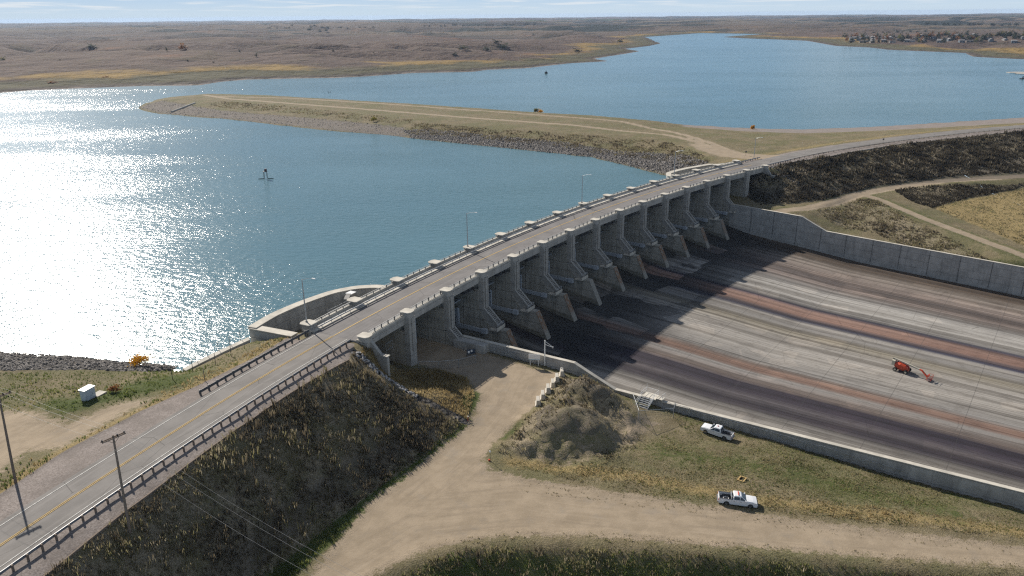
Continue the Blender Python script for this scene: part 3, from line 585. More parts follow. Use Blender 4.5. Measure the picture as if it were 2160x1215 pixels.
A = fo.data.attributes.new('shore', 'FLOAT', 'POINT'); A.data.foreach_set('value', np.clip(sdist, -50, 4000).ravel().astype(np.float32)); tag(fo, kind='structure')
# ------------------------------------------------------------------ water
def water_mat():
    M = Mat('lake_water', .18, .5); M.b.inputs['IOR'].default_value = 1.33; P = M.co('Object')
    big_ = M.noise(P, .004, 4); c = M.mix(M.rng(big_, .35, .65), (.066, .146, .176), (.082, .166, .192)); M.base(c)
    wv = M.noise(M.co('Object', (1, 2.1, 1), (0, 0, .9)), .30, 4, .6); w2 = M.noise(M.co('Object', (1, 1.7, 1), (0, 0, .5)), 1.15, 4, .62); w3 = M.noise(P, .05, 3)
    slick = M.math('MULTIPLY', M.rng(M.noise(M.co('Object', (.0022, .010, 1), (0, 0, -.1)), 1.0, 4, .5), .42, .62, .6, 1.0), M.rng(M.noise(M.co('Object', (.012, .03, 1), (0, 0, .5)), 1.0, 4, .6), .35, .65, .75, 1.15))
    hgt = M.math('ADD', M.math('MULTIPLY', wv, 1.35), M.math('MULTIPLY', w2, .24)); hgt = M.math('MULTIPLY', hgt, slick)
    M.bump(hgt, 1.0, .33); return M.m
MATS['water'] = water_mat()
crestline = [S(s, 11.2, 0)[:2] for s in np.linspace(PS[1] + 2, PS[14] - 1, 24)]
wp = [(-9000, 60), (-140, 60), (-75, 128), (-60, 118)] + [S(-4, 9)[:2], S(6, 7)[:2]] + crestline + [S(240, 8)[:2], S(300, 8)[:2], S(400, 8)[:2], (480, 440), (9000, 440), (9000, 6500), (-9000, 6500)]
bm = bmesh.new(); vs2 = [bm.verts.new((x, y, 0)) for x, y in wp]; bm.faces.new(vs2); bmesh.ops.triangulate(bm, faces=bm.faces[:]); bmesh.ops.recalc_face_normals(bm, faces=bm.faces[:])
for f_ in bm.faces:
    if f_.normal.z < 0: f_.normal_flip()
me = bpy.data.meshes.new('lake_water'); bm.to_mesh(me); bm.free(); me.materials.append(MATS['water'])
wo = bpy.data.objects.new('lake_water', me); col.objects.link(wo); tag(wo, kind='structure')
# ------------------------------------------------------------------ chute floor
def chute_mat():
    M = Mat('chute_concrete', .8, .25); F = M.uv('flow'); sp = M.new('ShaderNodeSeparateXYZ'); M.l.new(F, sp.inputs[0]); u_, t_ = sp.outputs[0], sp.outputs[1]
    wob = M.math('SUBTRACT', M.noise(M.uv('flow', (.012, .05, 1)), 1.0, 4, .6), .5); fine = M.math('SUBTRACT', M.noise(M.uv('flow', (.010, 1.3, 1)), 1.0, 6, .7), .5)
    t2 = M.math('ADD', M.math('ADD', t_, M.math('MULTIPLY', wob, .7)), M.math('MULTIPLY', fine, 2.6)); x = M.rng(t2, -75, 75, 0, 1, False)
    st = []
    def s_(t, c): st.append(((t + 75) / 150, c))
    be = (.355, .33, .29); gy = (.25, .236, .215); dk = (.045, .036, .045); nv = (.035, .036, .065); orr = (.27, .165, .125); br = (.10, .075, .055); wh = (.42, .40, .36); pk = (.27, .22, .19)
    for t, c in ((-75, be), (-59, be), (-54, gy), (-52.5, (.07, .06, .065)), (-50.5, (.035, .028, .035)), (-47.5, (.10, .088, .09)), (-45, (.05, .04, .052)), (-41, (.035, .028, .038)), (-39, pk), (-34.5, gy), (-33, (.20, .13, .10)), (-30.5, (.27, .175, .13)), (-28, gy), (-20, be), (-9, be), (-3, (.27, .24, .18)), (1, gy),
                 (5, be), (7, nv), (9.5, (.14, .10, .09)), (11, orr), (16, (.31, .20, .155)), (18, nv), (20, gy), (25, wh), (32, wh), (36, gy), (42, pk), (47, (.12, .10, .09)), (50, pk), (62, (.29, .25, .21)), (66.5, br), (70.5, br), (73, be)): s_(t, c)
    c = M.ramp(x, st[:32])
    fl2 = M.noise(M.uv('flow', (.010, 2.4, 1)), 1.0, 5, .65); fl3 = M.noise(M.uv('flow', (.005, .35, 1)), 1.0, 5, .6); bl = M.noise(M.uv('flow', (.09, .12, 1)), 1.0, 6, .6)
    dkm = lambda c, k: M.mix(1.0, c, (k, k * .96, k * .92), 'MULTIPLY'); c = M.mix(M.math('MULTIPLY', M.rng(fl2, .47, .62), .6), c, dkm(c, .45)); c = M.mix(M.math('MULTIPLY', M.rng(fl3, .47, .58), .75), c, dkm(c, .45)); c = M.mix(M.math('MULTIPLY', M.rng(fl2, .34, .46, 1, 0), .4), c, M.mix(1.0, c, (1.55, 1.55, 1.6), 'MULTIPLY')); fl4 = M.noise(M.uv('flow', (.014, 5.5, 1)), 1.0, 4, .6); c = M.mix(M.math('MULTIPLY', M.rng(fl4, .50, .64), .4), c, dkm(c, .5)); blo = M.noise(M.uv('flow', (.35, .8, 1)), 1.0, 6, .7); c = M.mix(M.math('MULTIPLY', M.rng(blo, .52, .64), .5), c, dkm(c, .55))
    c = M.mix(M.math('MULTIPLY', M.rng(bl, .52, .7), .5), c, dkm(c, .6))
    # damp slabs just below the piers, and the floor darkened toward the gates
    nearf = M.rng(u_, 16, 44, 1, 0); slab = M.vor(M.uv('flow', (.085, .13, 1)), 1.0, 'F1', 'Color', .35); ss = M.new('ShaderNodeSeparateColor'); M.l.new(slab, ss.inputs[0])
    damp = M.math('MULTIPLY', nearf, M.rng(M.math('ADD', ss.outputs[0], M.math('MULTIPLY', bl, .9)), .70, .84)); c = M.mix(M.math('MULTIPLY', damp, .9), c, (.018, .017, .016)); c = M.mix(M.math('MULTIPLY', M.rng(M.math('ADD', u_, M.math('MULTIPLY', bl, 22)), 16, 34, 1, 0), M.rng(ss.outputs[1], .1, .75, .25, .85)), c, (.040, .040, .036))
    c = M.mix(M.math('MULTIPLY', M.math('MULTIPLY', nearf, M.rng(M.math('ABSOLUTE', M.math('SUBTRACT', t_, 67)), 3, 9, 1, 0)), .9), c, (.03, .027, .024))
    # slab joints
    bk = M.new('ShaderNodeTexBrick'); mp = M.uv('flow'); M.l.new(mp, bk.inputs[0]); bk.inputs['Scale'].default_value = 1; bk.inputs['Brick Width'].default_value = 15.2; bk.inputs['Row Height'].default_value = 7.6; bk.inputs['Mortar Size'].default_value = .07
    bk.offset = 0; jt = bk.outputs['Fac']; c = M.mix(M.math('MULTIPLY', jt, M.math('ADD', .5, M.math('MULTIPLY', nearf, .4))), c, (.05, .046, .042))
    crk = M.vor(M.uv('flow', (.06, .11, 1)), 1.0, 'DISTANCE_TO_EDGE'); crk2 = M.math('ADD', crk, M.math('MULTIPLY', M.math('SUBTRACT', blo, .5), .03)); c = M.mix(M.math('MULTIPLY', M.rng(crk2, .0, .006, 1, 0), .5), c, dkm(c, .4))
    pat = M.vor(M.uv('flow', (.16, .22, 1)), 1.0, 'F1', 'Color', .6); sp2 = M.new('ShaderNodeSeparateColor'); M.l.new(pat, sp2.inputs[0]); c = M.mix(M.math('MULTIPLY', M.rng(sp2.outputs[0], .86, .9), .35), c, dkm(c, 1.5)); c = M.mix(1.0, c, (.88, .88, .90), 'MULTIPLY')
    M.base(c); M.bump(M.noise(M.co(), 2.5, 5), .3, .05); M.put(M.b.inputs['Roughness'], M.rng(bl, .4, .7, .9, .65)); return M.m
MATS['chute'] = chute_mat()
rows = []; NC = 67
for (d, zr) in ((-12.6, -17.6), (-11, -16.9), (-9.5, -16.75), (-7, -17.0), (-4, -17.8), (0, -18.9), (5, -20.1), (11, -21.2)):
    r_ = []
    for j in range(NC):
        s = PS[2] + (PS[13] - PS[2]) * j / (NC - 1); p = S(s, -d, 8.62 - .00835 * s + zr); r_.append(p)
    rows.append(r_)
for u in (22, 28, 34, 40, 50, 60, 80, 100, 120, 150, 180, 210, 240):
    rows.append([UV(u, -vw(u) + 2 * vw(u) * j / (NC - 1), floor_z(u, -vw(u) + 2 * vw(u) * j / (NC - 1))) for j in range(NC)])
for r_ in rows:   # reach under the side walls
    for e, k in ((0, 1), (-1, -2)):
        a, b = Vector(r_[e]), Vector(r_[k]); r_[e] = tuple(a + (a - b).normalized() * .35)
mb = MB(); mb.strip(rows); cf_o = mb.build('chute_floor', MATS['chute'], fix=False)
uvl = cf_o.data.uv_layers.new(name='flow')
for lp in cf_o.data.loops:
    q = cf_o.data.vertices[lp.vertex_index].co; u, v = uvof(q.x, q.y); uvl.data[lp.index].uv = (u, v / vw(u) * 75)
tag(cf_o, kind='structure')
# ------------------------------------------------------------------ walls of the chute
def ribbon(path, tops, bots, th, side=1, m=0):
    """wall along a path with its own top and bottom levels; thickness to one side"""
    rows_ = []; n = len(path)
    for i in range(n):
        a = Vector(path[max(0, i - 1)][:2]); b = Vector(path[min(n - 1, i + 1)][:2]); d = (b - a).normalized(); nr = Vector((-d.y, d.x)) * side * th
        x, y = path[i][:2]; rows_.append([(x, y, bots[i]), (x, y, tops[i]), (x + nr.x, y + nr.y, tops[i]), (x + nr.x, y + nr.y, bots[i])])
    return MB().strip(rows_, m, close=True)
def coping(path, tops, th, side, z=0.0, over=.06, hh=.22):
    p2 = []; n = len(path); rows_ = []
    for i in range(n):
        a = Vector(path[max(0, i - 1)][:2]); b = Vector(path[min(n - 1, i + 1)][:2]); d = (b - a).normalized(); nr = Vector((-d.y, d.x)) * side
        x, y = path[i][:2]; a1 = (x - nr.x * over, y - nr.y * over); a2 = (x + nr.x * (th + over), y + nr.y * (th + over))
        rows_.append([(*a1, tops[i] - .02 + z), (*a1, tops[i] + hh + z), (*a2, tops[i] + hh + z), (*a2, tops[i] - .02 + z)])
    return MB().strip(rows_, 0, close=True)
def wall_us(sgn, us, zs):
    path = [UV(u, sgn * vw(u), 0) for u in us]; tops = [z - .0083 * sgn * vw(u) for u, z in zip(us, zs)]; bots = [floor_z(u, sgn * vw(u)) - 1.2 for u in us]
    return path, tops, bots
us = [9, 16, 24, 31, 37.5, 42, 47, 60, 75, 90, 105, 120, 150, 180, 210, 240]
zsL = [-3.5, -3.55, -3.6, -3.65, -3.7, -5.6, -7.6, -7.7, -7.75, -7.8, -7.85, -7.9, -8.0, -8.2, -8.4, -8.6]
for sgn, lab, zadd in ((-1, 'long low concrete chute wall on the parking side, sunlit coping, dipping one step', 0), (1, 'tall shadowed concrete chute wall on the far side of the spillway', .25)):
    path, tops, bots = wall_us(sgn, us, [z + zadd for z in zsL])
    e = empty('chute_wall', (0, 0, 0)); tag(e, lab, 'wall')
    ribbon(path, tops, bots, .8, sgn).build('wall', MATS['conc_wall'], e)
    coping(path, tops, .8, sgn, hh=.12).build('coping', MATS['conc_light'], e)
    j = MB()
    for u in np.arange(18, 240, 9.1):
        t_ = float(np.interp(u, us, tops)); x, y, _ = UV(u, sgn * (vw(u) - .02), 0); j.box((x, y, (t_ + floor_z(u, 0)) / 2), (.12, .12, t_ - floor_z(u, 0) - .2), math.atan2(NY, NX))
    j.build('joint', MATS['steel_dark'], e)
#@@PART2
# ------------------------------------------------------------------ spillway dam: piers and gates
def pier_frame(i):
    p = phi(PS[i]); x, y, _ = S(PS[i], 0, 0); return (x, y, az_(i)), p - math.pi / 2
def shield(x0, x1, hw):
    return [(x0, -hw * .75), (x0 + .35, -hw), (x1 - .5, -hw), (x1, -hw * .45), (x1, hw * .45), (x1 - .5, hw), (x0 + .35, hw), (x0, hw * .75)]
def nose_mat():
    M = Mat('rust_stained_nose', .85, .2); P = M.co('Object'); n = M.noise(P, 1.2, 5, .65); sp = M.new('ShaderNodeSeparateXYZ'); M.l.new(P, sp.inputs[0])
    inf = M.new('ShaderNodeObjectInfo').outputs['Random']
    k = M.math('MULTIPLY', M.rng(M.math('ADD', sp.outputs[2], M.math('MULTIPLY', n, 3)), -18.4, -16.2), M.rng(inf, .15, .3)); c = M.mix(M.rng(n, .35, .65), (.22, .21, .185), (.30, .285, .25))
    c = M.mix(M.math('MULTIPLY', k, M.rng(n, .36, .52)), c, (.20, .125, .08)); M.base(c); return M.m
MATS['nose'] = nose_mat()
def wetpier_mat():
    M = Mat('concrete_pier_damp', .85, .2); P = M.co('Object'); n1 = M.noise(P, .3, 6, .65); n2 = M.noise(P, 2, 5, .6); sp = M.new('ShaderNodeSeparateXYZ'); M.l.new(P, sp.inputs[0])
    c = M.mix(M.rng(n1, .3, .7), (.30, .285, .245), (.43, .41, .36)); c = M.mix(M.math('MULTIPLY', M.rng(n2, .5, .7), .4), c, (.15, .135, .11))
    # wet foot that follows the old water line of each bay
    ed = M.math('ADD', sp.outputs[2], M.math('ADD', M.math('MULTIPLY', sp.outputs[0], .22), M.math('MULTIPLY', n1, 1.2))); c = M.mix(M.math('MULTIPLY', M.rng(ed, -17.6, -16.9, 1, 0), .6), c, (.11, .105, .075))
    for per, off_ in ((2.45, 0.0), (4.9, 0)):
        zf = M.math('FRACT', M.math('DIVIDE', sp.outputs[2 if per < 3 else 0], per)); c = M.mix(M.math('MULTIPLY', M.math('LESS_THAN', zf, .05 if per < 3 else .03), M.rng(n2, .36, .55, .3, .85)), c, (.08, .07, .055))
    st = M.noise(M.co('Object', (1.4, 1.4, .1)), 1.1, 6, .7); c = M.mix(M.math('MULTIPLY', M.rng(st, .5, .7), .55), c, (.11, .10, .08))
    M.base(c); M.bump(n2, .2, .05); return M.m
MATS['pierwet'] = wetpier_mat()
dam = empty('spillway_dam', S(112, 0, 0)); tag(dam, 'concrete spillway of eleven gate bays with sloping pier noses, under the curved road bridge', 'dam')
dam_inv = Vector(S(112, 0, 0))
def place(o, i, parent_loc=dam_inv):
    (x, y, z), r = pier_frame(i); o.location = Vector((x, y, z)) - parent_loc; o.rotation_euler = (0, 0, r)
def make_pier(kind):
    b = MB()
    if kind == 'gate':
        b.prism([(-16.5, -26), (-16.5, -5.5), (-15.2, -2.9), (-1.6, -2.9), (-1.6, -4.4), (-.2, -4.4), (-.2, -9.9), (3.3, -14.5), (3.3, -14.5), (3.3, -26)], -1.25, 1.25)
        body = b.build('pier', MATS['pierwet'], dam)
        c = MB(); c.prism([(-.25, -26 if 0 else -9.7), (-.25, -1.3), (1.05, -1.3), (1.05, -9.55)], -1.15, 1.15); c.prism([(1.05, -9.5), (1.05, -1.5), (1.42, -1.5), (1.42, -9.4)], -.38, .38)
        c.prism([(1.05, -9.55), (1.05, -1.32), (1.25, -1.32), (1.25, -9.45)], -1.12, -.8); c.prism([(1.05, -9.55), (1.05, -1.32), (1.25, -1.32), (1.25, -9.45)], .8, 1.12); c.build('column', MATS['conc'], body)
        n = MB(); n.prism([(3.32, -26), (3.32, -14.3), (7.35, -14.05), (10.95, -21.4), (10.95, -26)], -.95, .95); nb = n.build('lower_pier', MATS['pierwet'], body)
        f_ = MB(); f_.beam((7.42, 0, -14.15), (11.0, 0, -21.45), 1.92, .14); f_.build('nose', MATS['nose'], body)
        s = MB(); s.prism([(-.2, -9.95), (1.1, -9.45), (5.0, -13.15), (3.5, -14.55)], -1.1, 1.1); s.prism([(1.0, -9.2), (1.3, -9.2), (5.3, -12.95), (5.0, -13.2)], -1.12, -.72); s.prism([(1.0, -9.2), (1.3, -9.2), (5.3, -12.95), (5.0, -13.2)], .72, 1.12); st = s.build('stair', MATS['conc'], body)
        t = MB()
        for k in range(11):
            x = 1.35 + k * .33; z = -9.62 - k * .315; t.box((x, 0, z + .06), (.16, 1.25, .10))
        t.build('tread', MATS['steel_dark'], st)
        p = MB(); p.box((4.5, -.5, -13.95), (2.4, 3.6, .3)); p.box((5.68, -.5, -13.5), (.14, 3.7, .75)); pl = p.build('platform', MATS['conc_light'], body)
        r_ = MB()
        for y in (-2.1, -.5, 1.1): r_.bar((5.55, y, -13.8), (5.55, y, -12.35), .05)
        for z in (-12.35, -12.8): r_.bar((5.55, -2.15, z), (5.55, 1.2, z), .045)
        r_.bar((5.55, 1.2, -12.4), (4.2, 1.2, -12.4), .045); r_.bar((4.2, 1.2, -12.4), (4.2, 1.2, -13.9), .045); r_.build('handrail', MATS['steel'], body)
        return body
    b.prism([(-15.5, -16), (-15.5, -6.4), (-5.5, -6.2), (-5.5, -2.9), (-1.6, -2.9), (-1.6, -4.4), (-.2, -4.4), (-.2, -16)], -1.15, 1.15); body = b.build('pier', MATS['conc_pier'], dam)
    c = MB(); c.prism([(-.25, -16), (-.25, -1.3), (1.05, -1.3), (1.05, -16)], -1.15, 1.15); c.prism([(1.05, -9), (1.05, -1.5), (1.25, -1.5), (1.25, -9)], -.3, .3); c.build('column', MATS['conc'], body)
    return body
def copy_under(o, parent=None):
    c = o.copy(); col.objects.link(c)
    if parent is not None: c.parent = parent
    for ch in KIDS.get(o.name, []): copy_under(ch, c)
    return c
pg = make_pier('gate'); place(pg, 2)
for i in range(3, 14): place(copy_under(pg, dam), i)
pe = make_pier('end'); place(pe, 1); place(copy_under(pe, dam), 14)
def make_gate():
    C0 = (1.4, -14.6); Rg = 10.85; b = MB(); rows_ = []
    a0, a1 = math.atan2(6.9, -8.4), math.atan2(-2.6, -10.6) % (2 * math.pi)
    for k in range(13):
        a = a0 + (a1 - a0) * k / 12; rows_.append([(C0[0] + Rg * math.cos(a), y, C0[1] + Rg * math.sin(a)) for y in (-13.75, -1.35)] + [(C0[0] + (Rg + .25) * math.cos(a), y, C0[1] + (Rg + .25) * math.sin(a)) for y in (-1.35, -13.75)])
    b.strip(rows_, close=True); g = b.build('gate', MATS['gate_dark'], dam)
    r_ = MB()
    for k in (1, 4, 7, 10, 12):
        a = a0 + (a1 - a0) * k / 12; x, z = C0[0] + (Rg - .45) * math.cos(a), C0[1] + (Rg - .45) * math.sin(a); r_.beam((x, -13.7, z), (x, -1.4, z), .7, .28)
    r_.build('girder', MATS['blue_steel'], g)
    for y in (-2.1, -13.0):
        q = MB(); q.beam((-6.6, y, -14.6), (1.5, y, -14.75), .45, 1.0); q.box((-6.1, y, -12.6), (.9, .6, 4.4)); q.bar((-6.1, y - .3, -10.4), (-6.1, y + .3, -10.4), .45, 12); q.box((1.9, y, -14.7), (1.5, .95, 1.15))
        q.build('gate_arm', MATS['blue_steel'], g)
    bw = MB(); bw.box((-12.6, -7.55, -4.6), (.9, 12.5, 6.4)); bw.build('breast_wall', MATS['conc_pier'], g)
    t = MB(); t.beam((-5.6, -13.7, -7.9), (-5.6, -1.4, -7.9), .8, .22); t.build('walkway', MATS['blue_steel'], g)
    h_ = MB(); h_.box((-1.2, -4.3, -3.95), (1.7, 5.2, .18)); hp = h_.build('hoist_platform', MATS['steel_dark'], g)
    v = MB()
    for y in np.arange(-6.8, -1.7, .6): v.bar((-.4, y, -3.9), (-.4, y, -2.9), .05, 5)
    v.bar((-.4, -6.9, -2.95), (-.4, -1.7, -2.95), .05, 5); v.box((-1.6, -3.4, -3.45), (.9, 1.6, .8)); v.box((-1.6, -5.4, -3.5), (.7, .9, .7)); v.build('hoist', MATS['steel_dark'], hp)
    return g
gg = make_gate(); place(gg, 3)
for i in range(4, 14): place(copy_under(gg, dam), i)
e = MB()   # closing walls of the two end spans
for a, b_ in ((PS[1], PS[2]), (PS[13], PS[14])):
    ra = []
    for s in np.linspace(a, b_, 6):
        z = 8.62 - .00835 * s; ra.append([Vector(S(s, 9.2, z - 20)) - dam_inv, Vector(S(s, 9.2, z - 4.6)) - dam_inv, Vector(S(s, 10.4, z - 4.6)) - dam_inv, Vector(S(s, 10.4, z - 20)) - dam_inv])
    e.strip(ra, close=True)
e.build('end_wall', MATS['conc_pier'], dam)
d_ = MB(); (x, y, z), r0 = pier_frame(1); d_.box((-.9, 2.6, -6.2), (.15, 2.6, 6.0)); dd = d_.build('steel_door', MATS['blue_steel'], dam); place(dd, 1)
# block on the yard side where the wall begins
bl = MB(); P0 = [UV(8.5, -vw(9) - .1, 0), UV(16.5, -vw(16) - .1, 0), UV(16.5, -vw(16) - 2.9, 0), UV(8.5, -vw(9) - 3.2, 0)]; bl.cap([p[:2] for p in P0], -7, -2.95); bo = bl.build('concrete_block', MATS['conc'], fix=True)
tag(bo, 'flat-topped concrete block at the foot of the nearest pier, where the chute wall starts', 'block')
# ------------------------------------------------------------------ bridge
bridge = empty('road_bridge', S(112, 7, 7)); BL = Vector(S(112, 7, 7)); tag(bridge, 'long curved concrete road bridge with railings and pedestals over the spillway gates', 'bridge')
def srow(s, prof):  # prof: list of (off, dz) rel. pedestal-top level
    z = 8.62 - .00835 * s; return [Vector(S(s, o, z + dz)) - BL for o, dz in prof]
SS = np.linspace(-1.2, PS[15] + 1.0, 90)
def sweep(name, prof, m, parent=bridge, ss=SS):
    return MB().strip([srow(s, prof) for s in ss], close=True).build(name, m, parent)
sweep('deck_slab', [(.2, -1.42), (.2, -1.03), (14.2, -1.03), (14.2, -1.42)], MATS['conc'])
dk_ = MB(); rr_ = [[Vector(S(s, o, 8.62 - .00835 * s - 1.0)) - BL for o in np.linspace(1.3, 11.5, 5)] for s in SS]; dk_.strip(rr_); do = dk_.build('roadway', MATS['asphalt'], bridge, fix=False)
def uv_along(o, base, s_of):
    u = o.data.uv_layers.new(name='along')
    for lp in o.data.loops:
        q = o.data.vertices[lp.vertex_index].co; u.data[lp.index].uv = s_of(q.x + base[0], q.y + base[1])
RC = abs(1 / KK); CXc, CYc = AX - math.sin(TH) / KK, AY + math.cos(TH) / KK
def so(x, y):
    vx, vy = x - CXc, y - CYc; ph = math.atan2(-vx, vy); s = (ph - TH) / KK; return s, math.hypot(vx, vy) - RC
uv_along(do, BL, so)
sweep('kerb', [(.0, -1.1), (.0, -.72), (1.25, -.72), (1.3, -1.02), (1.3, -1.1)], MATS['conc_light'])
sweep('footway', [(11.5, -1.05), (11.5, -.8), (14.4, -.8), (14.4, -1.05)], MATS['conc_light'])
for o_ in (.35, 4.4, 8.4, 12.2, 13.9): sweep('girder', [(o_ - .3, -2.75), (o_ - .3, -1.1), (o_ + .3, -1.1), (o_ + .3, -2.75)], MATS['conc'])
def make_pedestal():
    b = MB(); b.cap(shield(-1.15, 1.2, 1.05), -1.32, -.12); o = b.build('pedestal', MATS['conc'], bridge)
    c = MB(); c.cap(shield(-1.3, 1.35, 1.25), -.12, 0.05); c.build('cap', MATS['conc_light'], o); return o
ped = make_pedestal(); place(ped, 0, BL)
for i in range(1, 16): place(copy_under(ped, bridge), i, BL)
def make_pedestal_up():
    b = MB(); b.cap([(-x, y) for x, y in shield(12.6, 15.3, 1.15)][::-1], -1.32, .12); o = b.build('pedestal', MATS['conc'], bridge)
    c = MB(); c.cap([(-x, y) for x, y in shield(12.5, 15.5, 1.4)][::-1], .12, .30); c.build('cap', MATS['conc_light'], o); return o
pu = make_pedestal_up(); place(pu, 0, BL)
for i in range(1, 16): place(copy_under(pu, bridge), i, BL)
POSTS = MB(); POST1 = []
def railing(i, off, npost, zb, heavy):
    s0, s1 = PS[i] + 1.35, PS[i + 1] - 1.35; b = MB(); zt = lambda s: 8.62 - .00835 * s
    for k in range(5):
        pass
    for dz in ((-.02, -.33, -.55) if not heavy else (.12, -.2)):
        for k in range(4):
            a, c = s0 + (s1 - s0) * k / 4, s0 + (s1 - s0) * (k + 1) / 4
            b.beam(Vector(S(a, off, zt(a) + dz)) - BL, Vector(S(c, off, zt(c) + dz)) - BL, .10, .09)
    o = b.build('railing', MATS['alu'], bridge); p = MB()
    for k in range(npost):
        s = s0 + .3 + (s1 - s0 - .6) * k / (npost - 1); p.beam(Vector(S(s, off, zt(s) + zb)) - BL, Vector(S(s, off, zt(s) + (.16 if heavy else .05))) - BL, .2, .2)
    if heavy: POSTS.v, POSTS.f, POSTS.m = POSTS.v + p.v, POSTS.f + [tuple(len(POSTS.v) + i for i in f) for f in p.f], POSTS.m + p.m
    else:
        for k in range(npost):
            s = s0 + .3 + (s1 - s0 - .6) * k / (npost - 1); q = POST1[0].copy() if POST1 else MB().box((0, 0, .4), (.2, .2, .8)).build('post', MATS['steel_dark'], o)
            if POST1: col.objects.link(q); q.parent = o
            else: POST1.append(q)
            q.location = Vector(S(s, off, zt(s) + zb)) - BL; q.rotation_euler = (0, 0, phi(s))
    if heavy:
        q = MB(); q.strip([[Vector(S(s, oo, zt(s) + dd)) - BL for oo, dd in ((off - .28, -.8), (off - .28, -.38), (off + .28, -.38), (off + .28, -.8))] for s in np.linspace(s0, s1, 4)], close=True); q.build('parapet', MATS['conc_light'], o)
        q = MB(); q.strip([[Vector(S(s, oo, zt(s) + dd)) - BL for oo, dd in ((11.55, -.42), (11.55, -.18), (11.67, -.18), (11.67, -.42))] for s in np.linspace(s0 - 1.3, s1 + 1.3, 6)], close=True)
        for s in np.linspace(s0, s1, 5): q.beam(Vector(S(s, 11.72, zt(s) - .8)) - BL, Vector(S(s, 11.72, zt(s) - .15)) - BL, .12, .12)
        q.build('inner_rail', MATS['steel'], o)
MATS['alu'] = simple('aluminium_rail', (.50, .49, .46), .45, .3)
for i in range(15): railing(i, .55, 6, -.75, False); railing(i, 13.9, 6, -.4, True)
tag(POSTS.build('post', MATS['steel_dark'], bridge), kind='stuff')
# abutments
def abut(i, sgn):
    (x, y, z), r = pier_frame(i); b = MB(); b.box((-7, 0, -4.2), (14.2, 2.0, 6.0)); b.box((.3, 0, -3.4), (1.7, 2.1, 4.5)); o = b.build('abutment', MATS['conc'], bridge); place(o, i, BL)
    w_ = MB(); w_.prism([(1.1, -.9), (1.1, -7.5), (3.4, -8.6), (4.9, -8.6), (4.9, -3.9), (3.6, -3.7), (1.3, -1.1)], -.35 - sgn * 0.3, .35 - sgn * .3); wo_ = w_.build('wing_wall', MATS['conc'], bridge); place(wo_, i, BL)
    c = MB(); c.box((4.25, -sgn * .3, -3.65), (1.6, 1.0, .18)); co_ = c.build('cap', MATS['conc_light'], wo_)
abut(0, -1); abut(15, 1)
# paint on the bridge
def paint(name, off, wd, s0, s1, m, parent, base, zoff, z_of, dash=None, seg=4.0):
    b = MB(); s = s0
    while s < s1 - .01:
        e_ = min(s1, s + seg)
        if dash is None or int((s - s0) / seg) % dash == 0:
            b.strip([[Vector(S(q, off - wd / 2, z_of(q) + zoff)) - Vector(base), Vector(S(q, off + wd / 2, z_of(q) + zoff)) - Vector(base)] for q in (s, e_)])
        s = e_
    return b.build(name, m, parent, fix=False)
zdeck = lambda s: 7.62 - .00835 * s
paint('centre_line', 6.9, .22, -1, PS[15] + 1, MATS['yellow'], bridge, BL, .03, zdeck)
# ------------------------------------------------------------------ roads on the dam (structure)
def road(name, ss, o0, o1, mat):
    b = MB(); b.strip([[S(s, o, road_z(s) + .02 if s < 100 else 5.78) for o in np.linspace(o0, o1, 6)] for s in ss]); o = b.build(name, mat, fix=False); 
    u = o.data.uv_layers.new(name='along')
    for lp in o.data.loops:
        k = lp.vertex_index; u.data[lp.index].uv = (ss[k // 6], float(np.linspace(o0, o1, 6)[k % 6]))
    return tag(o, kind='structure')
rl = road('road', list(np.linspace(-130, -1.2, 40)), 2.3, 11.2, MATS['asphalt_worn'])
rr = road('road', list(np.linspace(PS[15] + 1.0, 540, 60)), 2.6, 11.2, MATS['asphalt_worn'])
zl = lambda s: road_z(s) + .02
for dx in (-.14, .14): paint('yellow_line', 6.9 + dx, .11, -130, -1.2, MATS['yellow'], rl, (0, 0, 0), .035, zl)
paint('edge_line', 3.35, .13, -130, -1.2, MATS['roadwhite'], rl, (0, 0, 0), .035, zl); paint('edge_line', 10.35, .13, -130, -1.2, MATS['roadwhite'], rl, (0, 0, 0), .035, zl)
paint('edge_line', 3.3, .13, PS[15] + 1, 520, MATS['roadwhite'], rr, (0, 0, 0), .012, lambda s: 5.78)
# low kerb strip (edging) at the top of the banks
for ln, nm in ((kerbL, 0), (kerbR, 1)):
    pts_ = [Vector((p[0], p[1], p[2])) for p in ln]; b = MB()
    for a, c in zip(pts_[:-1], pts_[1:]):
        n_ = max(1, int((c - a).length / 3)); 
        for k in range(n_):
            p, q = a.lerp(c, k / n_), a.lerp(c, (k + 1) / n_); p.z = ground(p.x, p.y) + .12; q.z = ground(q.x, q.y) + .12; b.beam(p, q, .22, .3)
    tag(b.build('drain_kerb', MATS['wood'] if nm == 0 else MATS['conc']), ['thin timber edging along the top of the dark weedy bank near the power poles', 'thin edging strip along the top of the far dark bank beyond the bridge'][nm], 'edging')
